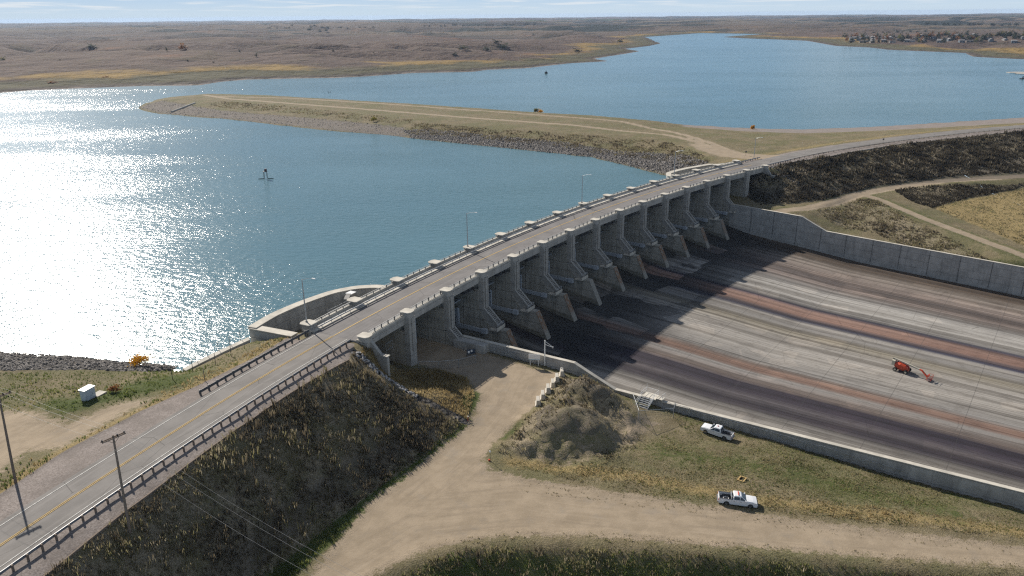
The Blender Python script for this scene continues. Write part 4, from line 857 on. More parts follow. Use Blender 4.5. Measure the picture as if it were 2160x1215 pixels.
# ------------------------------------------------------------------ curved approach walls by the lake
def approach(sofs, top, lab):
    path = []
    for a, b_ in zip(sofs[:-1], sofs[1:]):
        for k in range(6): path.append(S(a[0] + (b_[0] - a[0]) * k / 6, a[1] + (b_[1] - a[1]) * k / 6, 0)[:2])
    path.append(S(*sofs[-1], 0)[:2]); P = np.array(path)
    for _ in range(3): P[1:-1] = (P[:-2] + 2 * P[1:-1] + P[2:]) / 4
    e = empty('approach_wall'); tag(e, lab, 'wall'); n = len(P)
    ribbon(list(map(tuple, P)), [top] * n, [-5.0] * n, 1.5, -1).build('wall', MATS['conc_wall'], e); coping(list(map(tuple, P)), [top] * n, 1.5, -1, over=.3, hh=.15).build('coping', MATS['conc_light'], e); return e
approach([(-3.4, 26.8), (4, 27.8), (12, 27.2), (20, 25.6), (25, 22.5), (27.8, 18.5), (28.6, 15.2)], 6.9, 'curved sunlit-topped concrete wall in the water by the near end of the bridge')
approach([(-3.0, 15.8), (-3.4, 26.8)][::1], 6.7, 'short straight concrete return wall between the road grass and the curved lake wall')
approach([(182.5, 15.2), (183.2, 19.0), (187, 22.2), (193, 22.9), (201, 22.6), (215.5, 20.3)], 6.0, 'rounded pale concrete wall in the lake at the far end of the bridge')
approach([(215.5, 20.3), (217.5, 17.6), (222, 16.2), (230, 15.4)], 5.9, 'short low wall tailing off toward the sandy turnout at the far bridge end')
# sloping concrete training wall
st_p = [(p[0], p[1]) for p in slopewall_top]; tp = [p[2] + .1 for p in slopewall_top]; sw = ribbon(st_p, tp, [-5] * 4, 1.5, -1).build('slope_wall', MATS['conc_light'])
tag(sw, 'pale concrete wall sloping down to the rocky shore beside the road grass', 'wall')
# machinery inside the curved wall
g_ = empty('gauge_shelter', S(21, 20.5, 4.0), phi(20)); tag(g_, 'small grey cabinet with a white slanted lid inside the curved lake wall', 'cabinet')
MB().box((0, 0, 1.4), (1.6, 1.4, 3.2)).build('cabinet', MATS['conc'], g_); MB().box((0, 0, 3.05), (1.9, 1.7, .14)).build('lid', MATS['white'], g_); MB().beam((-3.2, -1.2, 2.7), (-1.2, -.4, 3.3), 1.1, .08).build('hatch', MATS['conc'], g_)
g_ = empty('access_walkway', S(15, 17.3, 5.9), phi(15)); tag(g_, 'pale steel walkway with handrails between the bridge and the curved lake wall', 'walkway')
MB().box((0, 0, 0), (9.5, 1.5, .15)).build('walkway_deck', MATS['conc_light'], g_)
r_ = MB()
for y in (.72,):
    for x in np.arange(-4.6, 4.8, 1.5): r_.bar((x, y, 0), (x, y, 1.05), .035)
    for z in (.55, 1.05): r_.bar((-4.7, y, z), (4.7, y, z), .035)
r_.build('handrail', MATS['steel'], g_)
MB().box((-3, 0, -4), (.3, .3, 8)).box((3, 0, -4), (.3, .3, 8)).build('support', MATS['conc'], g_)
# ------------------------------------------------------------------ street lamps
def make_lamp():
    o = empty('street_lamp'); MB().bar((0, 0, 0), (0, 0, 9.2), .15, 8, .09).build('pole', MATS['steel'], o)
    a = MB(); 
    for k in range(5): t0, t1 = k / 5, (k + 1) / 5; a.bar((2.6 * t0, 0, 9.0 + .75 * math.sin(t0 * 1.5)), (2.6 * t1, 0, 9.0 + .75 * math.sin(t1 * 1.5)), .045, 6)
    a.build('arm', MATS['steel'], o); h_ = MB(); h_.box((3.0, 0, 9.74), (.95, .34, .16), 0, 0, .8); h_.build('lamp_head', MATS['white'], o, bevel=.03); MB().box((0, 0, .1), (.35, .35, .2)).build('base_plate', MATS['steel_dark'], o); return o
lamp = make_lamp(); lamps = [(0, 14.4, 'street lamp on the first lakeside pedestal, where the near road meets the bridge'), (4, 14.4, 'street lamp on a lakeside pedestal, the first one past the curved near wall'), (8, 14.4, 'street lamp on a lakeside pedestal about halfway along the bridge'), (12, 14.4, 'street lamp on the lakeside pedestal beside the rounded far wall')]
for k, (i, off, lab) in enumerate(lamps):
    o = lamp if k == 0 else copy_under(lamp); o.location = S(PS[i], off, az_(i) + .28); o.rotation_euler = (0, 0, phi(PS[i]) - math.pi / 2); tag(o, lab, 'street lamp', 'street lamps along the bridge')
o = copy_under(lamp); bx = W(1590, 335, 5.6); o.location = (bx[0], bx[1], ground(bx[0], bx[1])); o.rotation_euler = (0, 0, phi(235) - math.pi / 2); tag(o, 'street lamp standing on the grass just past the far end of the bridge', 'street lamp', 'street lamps along the bridge')
# ------------------------------------------------------------------ guard rails
def guard(name, s0, s1, off0, off1, step, z0, lab, group, mat_r='steel', mat_p='wood', hp=.75, ps=(.2, .22), beam_h=.34, posts=True, zf=None, double=False):
    e = empty(name, S(s0, off0, 0)); B0 = Vector(S(s0, off0, 0)); tag(e, lab, 'guardrail', group); n = max(2, int((s1 - s0) / 3)); f = zf or (lambda s: road_z(s))
    offs = lambda s: off0 + (off1 - off0) * (s - s0) / (s1 - s0)
    b = MB(); rows_ = []
    for k in range(n + 1):
        s = s0 + (s1 - s0) * k / n; z = f(s); o_ = offs(s); prof = ((.04, -.5), (-.05, -.3), (.03, 0), (-.05, .3), (.04, .5))
        rows_.append([Vector(S(s, o_ + a, z + hp - beam_h / 2 + q * beam_h)) - B0 for a, q in prof] + [Vector(S(s, o_ + a + .07, z + hp - beam_h / 2 + q * beam_h)) - B0 for a, q in prof[::-1]])
    b.strip(rows_, close=True); b.build('rail', MATS[mat_r], e); sg = 1 if off0 > 7 else -1
    pm = MB().box((0, 0, (hp + .05) / 2 - .15), (ps[0], ps[1], hp + .35)); first = None
    for s in np.arange(s0 + .4, s1, step):
        x, y, _ = S(s, offs(s) + sg * .2 * (ps[0] > .1)); zz_ = f(s)
        if first is None: first = pm.build('post', MATS[mat_p], e); q = first
        else: q = first.copy(); col.objects.link(q); q.parent = e
        q.location = Vector((x, y, zz_)) - B0; q.rotation_euler = (0, 0, phi(s))
    return e
guard('guardrail', -130, -2.5, 1.75, 1.5, 1.9, 0, 'long guardrail on timber posts along the bank side of the near road', 'steel guardrails', 'railsteel', zf=lambda s: 7.75)
guard('guardrail', -30, -2.0, 12.1, 12.1, 1.9, 0, 'short dark guardrail on the lake side of the near road leading onto the bridge', 'steel guardrails', 'steel_dark', 'steel_dark', .85, (.2, .3), .5, zf=lambda s: 7.65)
guard('guardrail', PS[15] + 1.5, PS[15] + 22, .9, .7, 1.9, 0, 'short guardrail leaving the far end of the bridge on the bank side', 'steel guardrails', 'steel', 'steel_dark', zf=lambda s: 5.75)
guard('guardrail', PS[15] + 1.5, PS[15] + 17, 12.6, 12.8, 1.9, 0, 'short guardrail leaving the far end of the bridge on the lake side', 'steel guardrails', 'steel', 'steel_dark', zf=lambda s: 5.75)
guard('cable_barrier', 250, 445, 1.0, 1.0, 3.9, 0, 'thin post and cable barrier along the far road above the dark bank', None, 'steel_dark', 'wood', .75, (.16, .16), .06, zf=lambda s: 5.7)
# ------------------------------------------------------------------ power poles and wires
def pole(name, bx, by, bz, tx, ty, tz, arm_dir, lab):
    e = empty(name, (bx, by, bz)); tag(e, lab, 'power pole', 'timber power poles'); t = Vector((tx - bx, ty - by, tz - bz))
    MB().bar((0, 0, -1), t, .19, 10, .12).build('pole', MATS['wood'], e)
    a = Vector(arm_dir).normalized(); c = t - Vector((0, 0, .35)); cr_ = MB()
    for sgn in (-1, 1): cr_.beam(c - a * 1.45 + a.cross(Vector((0, 0, 1))) * .17 * sgn, c + a * 1.45 + a.cross(Vector((0, 0, 1))) * .17 * sgn, .1, .14)
    cr_.bar(c - a * .8 + Vector((0, 0, -.05)), c - Vector((0, 0, .8)), .03, 5); cr_.bar(c + a * .8 + Vector((0, 0, -.05)), c - Vector((0, 0, .8)), .03, 5); cro = cr_.build('crossarm', MATS['wood'], e); tips = []
    for k in (-1.35, 1.35, .45 if 0 else .5):
        p = c + a * k; ins = MB(); ins.bar(p + Vector((0, 0, .05)), p + Vector((0, 0, .3)), .07, 8, .05); ins.bar(p + Vector((0, 0, .15)), p + Vector((0, 0, .22)), .1, 8); ins.build('insulator', MATS['rubber'], e); tips.append(Vector((bx, by, bz)) + p + Vector((0, 0, .32)))
    return tips
pA0 = W(33, 1022, 7.3); tA = W(-3, 831, 19.2); pB0 = W(273, 1120, 6.0); pB0 = (pB0[0], pB0[1], ground(pB0[0], pB0[1])); tB = W(238, 918, 19.4)
w1 = Vector(W(230, 928, 19.4)); armd = Vector(W(262, 911, 19.0)) - Vector(W(208, 934, 19.0))
tipA = pole('power_pole', pA0[0], pA0[1], ground(pA0[0], pA0[1]), tA[0], tA[1], tA[2], armd, 'timber power pole at the left frame edge, its base on the gravel shoulder')
tipB = pole('power_pole', pB0[0], pB0[1], pB0[2], tB[0], tB[1], tB[2], armd, 'timber power pole with crossarm rising from the dark bank beyond the guardrail')
ends = [Vector(W(640, 1175, 6.5)), Vector(W(672, 1135, 6.5)), Vector(W(650, 1150, 6.5))]
for k, (a, b_) in enumerate(zip(tipA, tipB)):
    far = b_ + (b_ - a) * 1.9; far.z = 11.0 
    mb = MB()
    for (p, q, sag) in ((a, b_, .35), (b_, far, 1.6), (a, a - (b_ - a) * 1.5, .6)):
        n_ = 10
        for j in range(n_):
            t0, t1 = j / n_, (j + 1) / n_; f0 = p.lerp(q, t0); f1 = p.lerp(q, t1); f0.z -= 4 * sag * t0 * (1 - t0); f1.z -= 4 * sag * t1 * (1 - t1); mb.bar(f0, f1, .010, 4)
    tag(mb.build('power_wire', MATS['steel_wire']), ['thin power wire strung from the upper crossarm tips past both poles', 'thin power wire strung from the lower crossarm tips past both poles', 'thin power wire in the middle between the two outer wires'][k], 'wire', 'overhead power wires')
# ------------------------------------------------------------------ white equipment hut
hx, hy, _ = W(187, 838, 6.4); hz = ground(hx, hy); a_ = math.atan2(*(lambda p, q: (q[1] - p[1], q[0] - p[0]))(W(172, 840, 6.4), W(196, 827, 6.4)))
e = empty('equipment_hut', (hx, hy, hz), a_); tag(e, 'white metal equipment box with a bright flat lid on the grass left of the road', 'hut')
MATS['hutpaint'] = simple('pale_blue_paint', (.50, .55, .60), .5, 0, .08)
MB().box((0, 0, 1.0), (2.0, 1.2, 2.0)).build('cabinet', MATS['hutpaint'], e, bevel=.03); MB().box((0, 0, 2.06), (2.25, 1.45, .12)).build('lid', MATS['white'], e); MB().box((-.1, -.63, .95), (1.4, .05, 1.6)).build('door', MATS['hutpaint'], e); MB().bar((.4, -.67, .9), (.4, -.67, 1.15), .03).build('handle', MATS['steel_dark'], e)
e2 = MB(); e2.box((0, 0, .2), (1.9, 1.6, .5)); p_ = e2.build('concrete_pad', MATS['conc_light']); px_ = W(208, 829, 6.4); p_.location = (px_[0], px_[1], ground(px_[0], px_[1]) - .05); p_.rotation_euler = (0, 0, a_); tag(p_, 'low pale concrete pad just right of the white equipment box', 'pad')
#@@PART3
# ------------------------------------------------------------------ pickups
MATS['carwhite'] = simple('white_car_paint', (.74, .75, .76), .22, 0, .03, 2, .6)
MATS['chrome'] = simple('grey_alloy', (.35, .35, .36), .3, .8)
MATS['plastic'] = simple('dark_plastic', (.03, .03, .033), .6)
MATS['redlens'] = simple('red_lens', (.45, .02, .015), .25)
MATS['amber'] = simple('amber_beacon', (.55, .10, .05), .3)
MATS['bedliner'] = simple('bed_liner', (.06, .065, .075), .8)
def pickup(kind):
    e = empty('pickup_truck'); hw = .99
    # lower body with wheel arches, side outline in x-z (front at +x)
    def arch(cx_, r, n=7): return [(cx_ + r * math.cos(a), .42 + r * math.sin(a)) for a in np.linspace(0, math.pi, n)]
    low = [(2.95, .42), (2.98, .95), (2.86, 1.12), (1.15, 1.2), (-.85, 1.22), (-2.93, 1.24), (-2.95, .45)] + arch(-1.72, .47)[::-1] + arch(1.95, .47)[::-1]
    b = MB(); n = len(low)
    for y0, y1 in ((-hw, -hw + .13), (hw - .13, hw)): b.prism(low, y0, y1)
    body = b
    hood = MB()
    rows_ = []
    for x, z, w_ in ((2.99, .55, .90), (3.0, .92, .93), (2.9, 1.12, .90), (2.3, 1.22, .92), (1.5, 1.27, .93), (1.18, 1.28, .93)):
        rows_.append([(x, -w_, z - .28 if x < 2.95 else z), (x, -w_ * .96, z), (x, -.45, z + (.04 if x < 2.95 else 0)), (x, .45, z + (.04 if x < 2.95 else 0)), (x, w_ * .96, z), (x, w_, z - .28 if x < 2.95 else z)])
    body.strip(rows_); body.box((0.15, 0, .62), (2.2, 1.9, .5)); body.box((2.75, 0, .75), (.4, 1.8, .5)); bo_ = body.build('body', MATS['carwhite'], e)
    cab = MB(); C = []
    for z, xf, xr, w_ in ((1.2, 1.35, -.86, .95), (1.28, 1.28, -.86, .95), (1.82, .52, -.72, .76), (1.90, .36, -.62, .70)):
        C.append([(xf, -w_ * .93, z), (xf - .12, -w_, z), (xr + .05, -w_, z), (xr, -w_ * .9, z), (xr, w_ * .9, z), (xr + .05, w_, z), (xf - .12, w_, z), (xf, w_ * .93, z)])
    cab.strip(C, close=True); co_ = cab.build('cab', MATS['carwhite'], e)
    ws = MB(); ws.add([(1.30, -.83, 1.30), (1.30, .83, 1.30), (.56, .70, 1.80), (.56, -.70, 1.80)], [(0, 1, 2, 3)]); ws.build('windscreen', MATS['glass'], e, fix=False)
    rw = MB(); rw.add([(-.87, -.74, 1.30), (-.87, .74, 1.30), (-.735, .64, 1.78), (-.735, -.64, 1.78)], [(3, 2, 1, 0)]); rw.build('rear_window', MATS['glass'], e, fix=False)
    for s in (-1, 1):
        for x0, x1, x2, x3 in ((1.12, .30, .30, .52), (.22, -.70, -.60, .22)):
            q = MB(); yb, yt = s * .962, s * .785
            q.add([(x0, yb, 1.31), (x1, yb, 1.31), (x2, yt, 1.76), (x3, yt, 1.76)], [(0, 1, 2, 3)]); q.build('side_window', MATS['glass'], e, fix=False)
        q = MB(); q.box((1.12, s * 1.08, 1.34), (.16, .22, .2)); q.build('mirror', MATS['carwhite'], e, bevel=.02)
        q = MB(); q.box((2.93, s * .74, .95), (.14, .34, .2)); q.build('headlight', MATS['glass'] if kind else MATS['chrome'], e)
        q = MB(); q.box((-2.95, s * .88, 1.0), (.08, .18, .36)); q.build('tail_light', MATS['redlens'], e)
        for x0, x1, hx_ in ((.98, .28, .42), (.22, -.74, -.6)):
            q = MB(); q.box(((x0 + x1) / 2, s * (hw + .004), .86), (x0 - x1, .012, .62)); dq = q.build('door', MATS['carwhite'], e); MB().box((hx_, s * (hw + .03), 1.05), (.16, .03, .04)).build('handle', MATS['plastic'], dq)
    bed = MB(); bed.box((-1.9, 0, .62), (2.02, 1.72, .06)); bed.box((-.92, 0, .95), (.07, 1.8, .6)); bed.build('bed', MATS['bedliner'], e)
    rails = MB()
    for s in (-1, 1): rails.box((-1.9, s * .90, 1.25), (2.05, .16, .05)); rails.box((-1.72, s * .72, .82), (1.1, .22, .35))
    rails.build('bed_liner', MATS['bedliner'], e)
    tg = MB(); tg.box((-2.9, 0, .95), (.09, 1.7, .58)); tg.build('tailgate', MATS['carwhite'], e)
    bp = MB(); bp.box((-3.05, 0, .55), (.16, 1.85, .2)); bp.build('bumper', MATS['chrome'], e); bp = MB(); bp.box((3.03, 0, .58), (.14, 1.86, .26)); bp.build('bumper', MATS['chrome'], e)
    gr = MB(); gr.box((2.99, 0, .93), (.06, 1.1, .3)); gr.build('grille', MATS['plastic'], e)
    for x in (1.95, -1.72):
        for s in (-1, 1):
            q = MB(); q.bar((x, s * .72, .39), (x, s * 1.0, .39), .40, 18); wq = q.build('wheel', MATS['rubber'], e, bevel=.03); MB().bar((x, s * .99, .39), (x, s * 1.015, .39), .25, 12).build('rim', MATS['chrome'], wq)
    bc = MB(); bc.box((0, 0, 1.97), (.16, 1.0 if kind == 1 else .22, .12)); bc.build('beacon', MATS['amber'], e, bevel=.03)
    if kind == 1:
        rk = MB(); rk.box((-1.0, 0, 1.45), (.1, 1.7, .5)); rk.build('headache_rack', MATS['steel'], e)
    return e
def park(e, px, py, z0, front, rear, lab):
    for _ in range(6): p = W(px, py, z0); z0 = ground(p[0], p[1])
    f_, r_ = W(*front, z0), W(*rear, z0); e.rotation_euler = (0, 0, math.atan2(f_[1] - r_[1], f_[0] - r_[0])); e.location = (p[0], p[1], z0 - .03); tag(e, lab, 'pickup truck')
    gx = ground(p[0] + 1.7 * math.cos(e.rotation_euler.z), p[1] + 1.7 * math.sin(e.rotation_euler.z)); gr_ = ground(p[0] - 1.7 * math.cos(e.rotation_euler.z), p[1] - 1.7 * math.sin(e.rotation_euler.z))
    e.rotation_euler = (0, -math.atan2(gx - gr_, 3.4), e.rotation_euler.z)
park(pickup(0), 1512, 917, -8.2, (1480, 905), (1548, 925), 'white pickup with an empty black bed, on the grass by the chute wall')
park(pickup(1), 1554, 1062, -5.8, (1593, 1066), (1512, 1058), 'white pickup with a rack and gear in its bed, on the dirt road edge')
# gear in the bed of the second pickup
tb = [o for o in scn.objects if o.get('label', '').startswith('white pickup with a rack')][0]
g = MB(); g.box((0, 0, 0), (.9, .08, .08)).box((0, .5, 0), (.9, .08, .08)).box((-.4, .25, 0), (.08, .5, .08)).box((.4, .25, 0), (.08, .5, .08)); go = g.build('metal_frame', MATS['white'])
mt = Matrix.Translation(tb.location) @ tb.rotation_euler.to_matrix().to_4x4() @ Matrix.Translation((-1.75, -.1, .72)); go.matrix_world = mt; tag(go, 'small white metal frame lying in the bed of the pickup on the dirt road', 'frame')
# ------------------------------------------------------------------ boom lift
MATS['liftred'] = simple('orange_red_paint', (.50, .065, .025), .35, 0, .1)
MATS['cream'] = simple('cream_paint', (.50, .47, .38), .45, 0, .1)
lc = W(1902, 783, -16.6); lz = floor_z(*uvof(lc[0], lc[1])); lc = W(1902, 783, lz); f_ = Vector(W(1962, 803, lz)) - Vector(W(1884, 779, lz))
e = empty('boom_lift', (lc[0], lc[1], lz + .01), math.atan2(f_.y, f_.x)); tag(e, 'orange red boom lift with cream boom and caged basket on the chute floor', 'boom lift')
MB().box((0, 0, .72), (3.0, 1.3, .5)).box((1.25, 0, .55), (.3, 2.0, .25)).box((-1.25, 0, .55), (.3, 2.0, .25)).build('chassis', MATS['liftred'], e, bevel=.04)
h_ = MB()
rows_ = []
for x, w_, z0_, z1_ in ((-1.7, .75, 1.15, 1.7), (-1.45, .95, 1.0, 2.1), (-.3, 1.05, 1.0, 2.25), (.9, 1.05, 1.0, 1.95), (1.45, .85, 1.05, 1.45)):
    rows_.append([(x, -w_, z0_), (x, -w_, z1_ - .3), (x, -w_ + .3, z1_), (x, -.28, z1_), (x, -.28, z0_)])
h_.strip(rows_, close=True); rows_ = [[(p[0], -p[1], p[2]) for p in r][::-1] for r in rows_]; h_.strip(rows_, close=True); h_.box((-.2, 0, 1.15), (2.6, .6, .3)); h_.build('turntable', MATS['liftred'], e)
MB().box((-2.0, -.15, 1.9), (.75, 1.5, 1.25)).build('counterweight', MATS['cream'], e, bevel=.06)
bmb = MB(); bmb.beam((-2.3, .1, 2.75), (3.1, .1, 1.9), .34, .34); bmb.beam((1.5, .1, 2.15), (4.0, .1, 1.75), .26, .26); bmb.build('boom', MATS['cream'], e)
MB().beam((-1.9, .1, 1.7), (-2.3, .1, 2.8), .5, .3).beam((-.6, .1, 1.9), (.4, .1, 2.3), .14, .14).build('boom_lift_cylinder', MATS['steel_dark'], e)
MB().beam((3.9, .1, 1.78), (4.6, -.1, 1.75), .3, .3).beam((4.5, -.1, 1.75), (6.0, -.5, .75), .3, .3).build('jib', MATS['liftred'], e)
bk_ = MB()
for z in (.25, .75, 1.35):
    for a, b_ in (((6.1, -1.35), (7.0, -1.35)), ((7.0, -1.35), (7.0, .45)), ((7.0, .45), (6.1, .45)), ((6.1, .45), (6.1, -1.35))): bk_.bar((*a, z), (*b_, z), .035, 5)
for x, y in ((6.1, -1.35), (7.0, -1.35), (7.0, .45), (6.1, .45), (7.0, -.45), (6.1, -.45)): bk_.bar((x, y, .2), (x, y, 1.36), .035, 5)
bo_ = bk_.build('basket', MATS['liftred'], e); MB().box((6.55, -.45, .24), (.95, 1.85, .06)).build('basket_floor', MATS['steel_dark'], bo_); MB().box((6.2, -.45, 1.2), (.25, .8, .35)).build('control_box', MATS['liftred'], bo_)
for x in (-1.25, 1.25):
    for s in (-1, 1):
        q = MB().bar((x, s * .95, .5), (x, s * 1.35, .5), .5, 18).build('wheel', MATS['rubber'], e, bevel=.04); MB().bar((x, s * 1.34, .5), (x, s * 1.37, .5), .27, 12).build('rim', MATS['cream'], q)
# ------------------------------------------------------------------ concrete barriers
bp_ = [(1135, 853), (1145, 840), (1156, 826), (1166, 815), (1175, 803), (1185, 791)]
dvec = Vector(W(1186, 786, -5)) - Vector(W(1132, 850, -5)); ang = math.atan2(dvec.y, dvec.x)
fb = MB(); fb.prism([(-.5, 0), (-.5, .15), (-.34, .4), (-.26, 1.25), (.26, 1.25), (.34, .4), (.5, .15), (.5, 0)], -.95, .95); 
labs = ['nearest concrete barrier block of the staggered row, closest to the dirt junction', 'second concrete barrier block from the dirt junction end of the staggered row', 'third concrete barrier block from the dirt junction end of the staggered row', 'fourth concrete barrier block from the dirt junction end, third from the chute wall', 'concrete barrier block next to last toward the chute wall in the staggered row', 'farthest concrete barrier block, at the chute wall end of the staggered row']
proto = None
for (px, py), lab in zip(bp_, labs):
    z0 = -4.9
    for _ in range(4): p = W(px, py, z0); z0 = ground(p[0], p[1])
    o = fb.build('concrete_barrier', MATS['conc_light'], bevel=.02) if proto is None else proto.copy()
    if proto is None: proto = o
    else: col.objects.link(o)
    o.location = (p[0], p[1], z0 - .02); o.scale = (1.15, 1.05, 1.1); o.rotation_euler = (0, 0, ang - math.pi / 2 + .42); tag(o, lab, 'barrier', 'concrete barriers in a staggered row')
# ------------------------------------------------------------------ signs, mast, markers
def gpt(px, py, z0=-5.0):
    for _ in range(6): p = W(px, py, z0); z0 = ground(p[0], p[1])
    return Vector((p[0], p[1], z0))
g0 = Vector(W(1127, 771, -5.0)); tocam = math.atan2(-g0.y, -g0.x)
e = empty('notice_board', g0, tocam + math.pi / 2 - .12); tag(e, 'pale blank notice board on two posts in front of the chute wall', 'sign')
MB().box((0, 0, 2.05), (2.5, .06, 1.35)).build('board', MATS['white'], e); MB().box((0, -.04, 1.45), (2.4, .02, .08)).build('stripe', simple('light_blue_stripe', (.20, .42, .55), .5), e)
for x in (-.9, .9): MB().box((x, .06, .95), (.12, .1, 2.0)).build('post', MATS['white'], e)
g0 = Vector(W(1149, 771, -5.0)); e = empty('davit_mast', g0, 0); tag(e, 'tall pale mast with a small triangular arm beside the notice board', 'mast')
MB().bar((0, 0, 0), (0, 0, 6.0), .14, 10, .12).build('pole', MATS['white'], e)
dv = Vector((1.75, -.2, 0)); MB().bar((0, 0, 5.8), (dv.x, dv.y, 4.45), .05).bar((0, 0, 5.05), (dv.x, dv.y, 4.4), .06).bar((dv.x, dv.y, 4.6), (dv.x, dv.y, 4.2), .07).build('arm', MATS['white'], e)
g0 = gpt(994, 752, -4.6); e = empty('information_stand', g0, .35); tag(e, 'dark information stand with white notices in the shade of the bridge', 'sign')
MB().box((0, 0, 1.2), (2.1, .08, 1.2)).build('board', simple('dark_blue_board', (.03, .045, .07), .6), e); MB().box((-.55, -.06, 1.2), (.45, .02, .55)).box((.1, -.06, 1.4), (.4, .02, .5)).build('notice', MATS['white'], e)
for x in (-1.0, 1.0): MB().box((x, 0, .7), (.12, .12, 1.5)).build('post', MATS['steel_dark'], e)
g0 = gpt(1034, 972); e = empty('marker_post', g0, 0); tag(e, 'thin post with a small white round head and orange foot at the road fork', 'post')
MB().bar((0, 0, 0), (0, 0, 1.9), .04).build('post', MATS['steel_dark'], e); MB().bar((0, .04, 1.85), (0, -.04, 1.85), .16, 12).build('reflector', MATS['white'], e); MB().box((-.15, 0, .15), (.35, .25, .3)).build('foot', MATS['amber'], e)
g0 = gpt(987, 888); e = empty('marker_stake', g0, 0); tag(e, 'small red and white stake at the foot of the rock drain', 'stake'); MB().bar((0, 0, 0), (.05, 0, .9), .06).build('stake', MATS['liftred'], e); MB().box((.05, 0, .95), (.2, .12, .16)).build('cap', MATS['white'], e)
g0 = gpt(1565, 1012, -6); e = empty('wooden_frame', g0, .9); tag(e, 'open wooden frame around a dark pit in the grass between the two pickups', 'frame')
fr = MB(); tw = simple('new_timber', (.42, .29, .12), .8, 0, .2, 6)
for c_, d_ in (((0, -.6, .12), (1.9, .25, .35)), ((0, .6, .12), (1.9, .25, .35)), ((-.82, 0, .12), (.25, 1.0, .35)), ((.82, 0, .12), (.25, 1.0, .35))): fr.box(c_, d_)
e.scale = (.8, .8, .8); fr.build('frame', tw, e); MB().box((0, 0, .0), (1.4, .95, .1)).build('pit', MATS['rubber'], e)  # flat black slab paints the shade inside the hole
# steel stair over the wall
u0 = 54.5; vW = -vw(u0); e = empty('steel_stair', UV(u0, vW - 3.2, 0)); sx, sy, _ = UV(u0, vW - 3.0, 0); gz = ground(sx, sy); tp_ = -7.7 + .66 + .2
e.location = (sx, sy, gz); e.rotation_euler = (0, 0, math.atan2(TY, TX) - math.pi / 2 + .0); tag(e, 'galvanised steel stair with handrails climbing over the low chute wall', 'stair')
H = tp_ - gz + .35; e_ = MB(); n_ = 6      # local: +y toward the wall
for k in range(n_): e_.box((0, -.7 + k * .42, (k + .6) * H / n_), (2.6, .32, .06))
e_.build('tread', MATS['steel'], e); q = MB(); 
for s in (-1, 1): q.beam((s * 1.32, -1.0, .1), (s * 1.32, 1.7, H), .06, .25)
q.build('stringer', MATS['steel'], e); MB().box((.2, 2.7, H), (3.0, 2.2, .08)).box((2.3, 2.9, H), (1.3, 1.4, .08)).build('landing', MATS['conc_light'], e)
q = MB()
for s in (-1, 1):
    for dz in (.55, 1.1): q.bar((s * 1.35, -.9, dz + .2), (s * 1.35, 1.65, H + dz), .035); q.bar((s * 1.35, 1.65, H + dz), (s * 1.35, 3.8, H + dz), .035)
    for t in (0, .5, 1): q.bar((s * 1.35, -.9 + 2.55 * t, .1 + (H - .1) * t), (s * 1.35, -.9 + 2.55 * t, H * t + 1.15 + .2 * (1 - t)), .035)
    q.bar((s * 1.35, 3.8, H), (s * 1.35, 3.8, H + 1.9), .04)
q.bar((-1.35, 3.8, H + 1.1), (1.35, 3.8, H + 1.1), .035); q.bar((2.9, 3.5, H), (2.9, 3.5, H + 1.2), .035); q.bar((2.9, 2.3, H), (2.9, 2.3, H + 1.2), .035); q.bar((2.9, 2.3, H + 1.15), (2.9, 3.5, H + 1.15), .035)
q.build('handrail', MATS['white'], e)
q = MB(); q.beam((-.9, 4.2, H - 3.5), (.9, 4.2, H - 3.5), .1, .1)
for s in (-.9, .9): q.bar((s, 3.85, H), (s, 5.4, H - 8.4), .05)
for k in range(16): q.bar((-.9, 3.95 + k * .09, H - .4 - k * .5), (.9, 3.95 + k * .09, H - .4 - k * .5), .03)
q.build('ladder', MATS['steel'], e)
# fences
def mesh_mat():
    M = Mat('chain_link', .5, .3, .5); t = M.new('ShaderNodeBsdfTransparent'); mxs = M.new('ShaderNodeMixShader'); M.b.inputs['Base Color'].default_value = (.33, .35, .36, 1)
    mxs.inputs[0].default_value = .13; M.l.new(t.outputs[0], mxs.inputs[1]); M.l.new(M.b.outputs[0], mxs.inputs[2]); M.l.new(mxs.outputs[0], M.n['Material Output'].inputs[0]); return M.m
MATS['mesh'] = mesh_mat()
def fence(ptsf, hgt, lab, rail=True):
    P = [Vector(p) for p in ptsf]; P = [Vector((p.x, p.y, ground(p.x, p.y))) for p in P]; e = empty('chain_link_fence', P[0]); tag(e, lab, 'fence', 'chain link fences'); p0 = None; B_ = P[0]
    for p in P:
        q = MB().bar((0, 0, -.1), (0, 0, hgt), .06, 6).build('post', MATS['steel'], e) if p0 is None else p0.copy()
        if p0 is None: p0 = q
        else: col.objects.link(q); q.parent = e
        q.location = p - B_
    r_ = MB(); m_ = MB()
    for a, b_ in zip(P[:-1], P[1:]):
        r_.bar(a - B_ + Vector((0, 0, hgt - .05)), b_ - B_ + Vector((0, 0, hgt - .05)), .035, 5); m_.add([a - B_, b_ - B_, b_ - B_ + Vector((0, 0, hgt - .05)), a - B_ + Vector((0, 0, hgt - .05))], [(0, 1, 2, 3)])
    r_.build('top_rail', MATS['steel'], e); m_.build('mesh', MATS['mesh'], e, fix=False); return e
fence([UV(u, -vw(u) - 1.3, 0) for u in np.arange(60, 104, 3.15)], 1.9, 'long chain link fence on the grass against the outside of the chute wall')
fence([UV(u, -vw(u) - 1.3, 0) for u in (13, 18.5, 24, 29)], 2.0, 'chain link fence beside the chute wall behind the notice board')
fence([gpt(1335, 850, -7), gpt(1347, 885, -7), gpt(1420, 880, -7.5), gpt(1424, 868, -7.5)][:4], 2.0, 'chain link fence panels around the foot of the steel stair')
fence([S(13, -3.2), S(16, -6.2), S(19, -9.5), S(23, -11.5)], 2.0, 'chain link fence in the shade below the first tall pier')
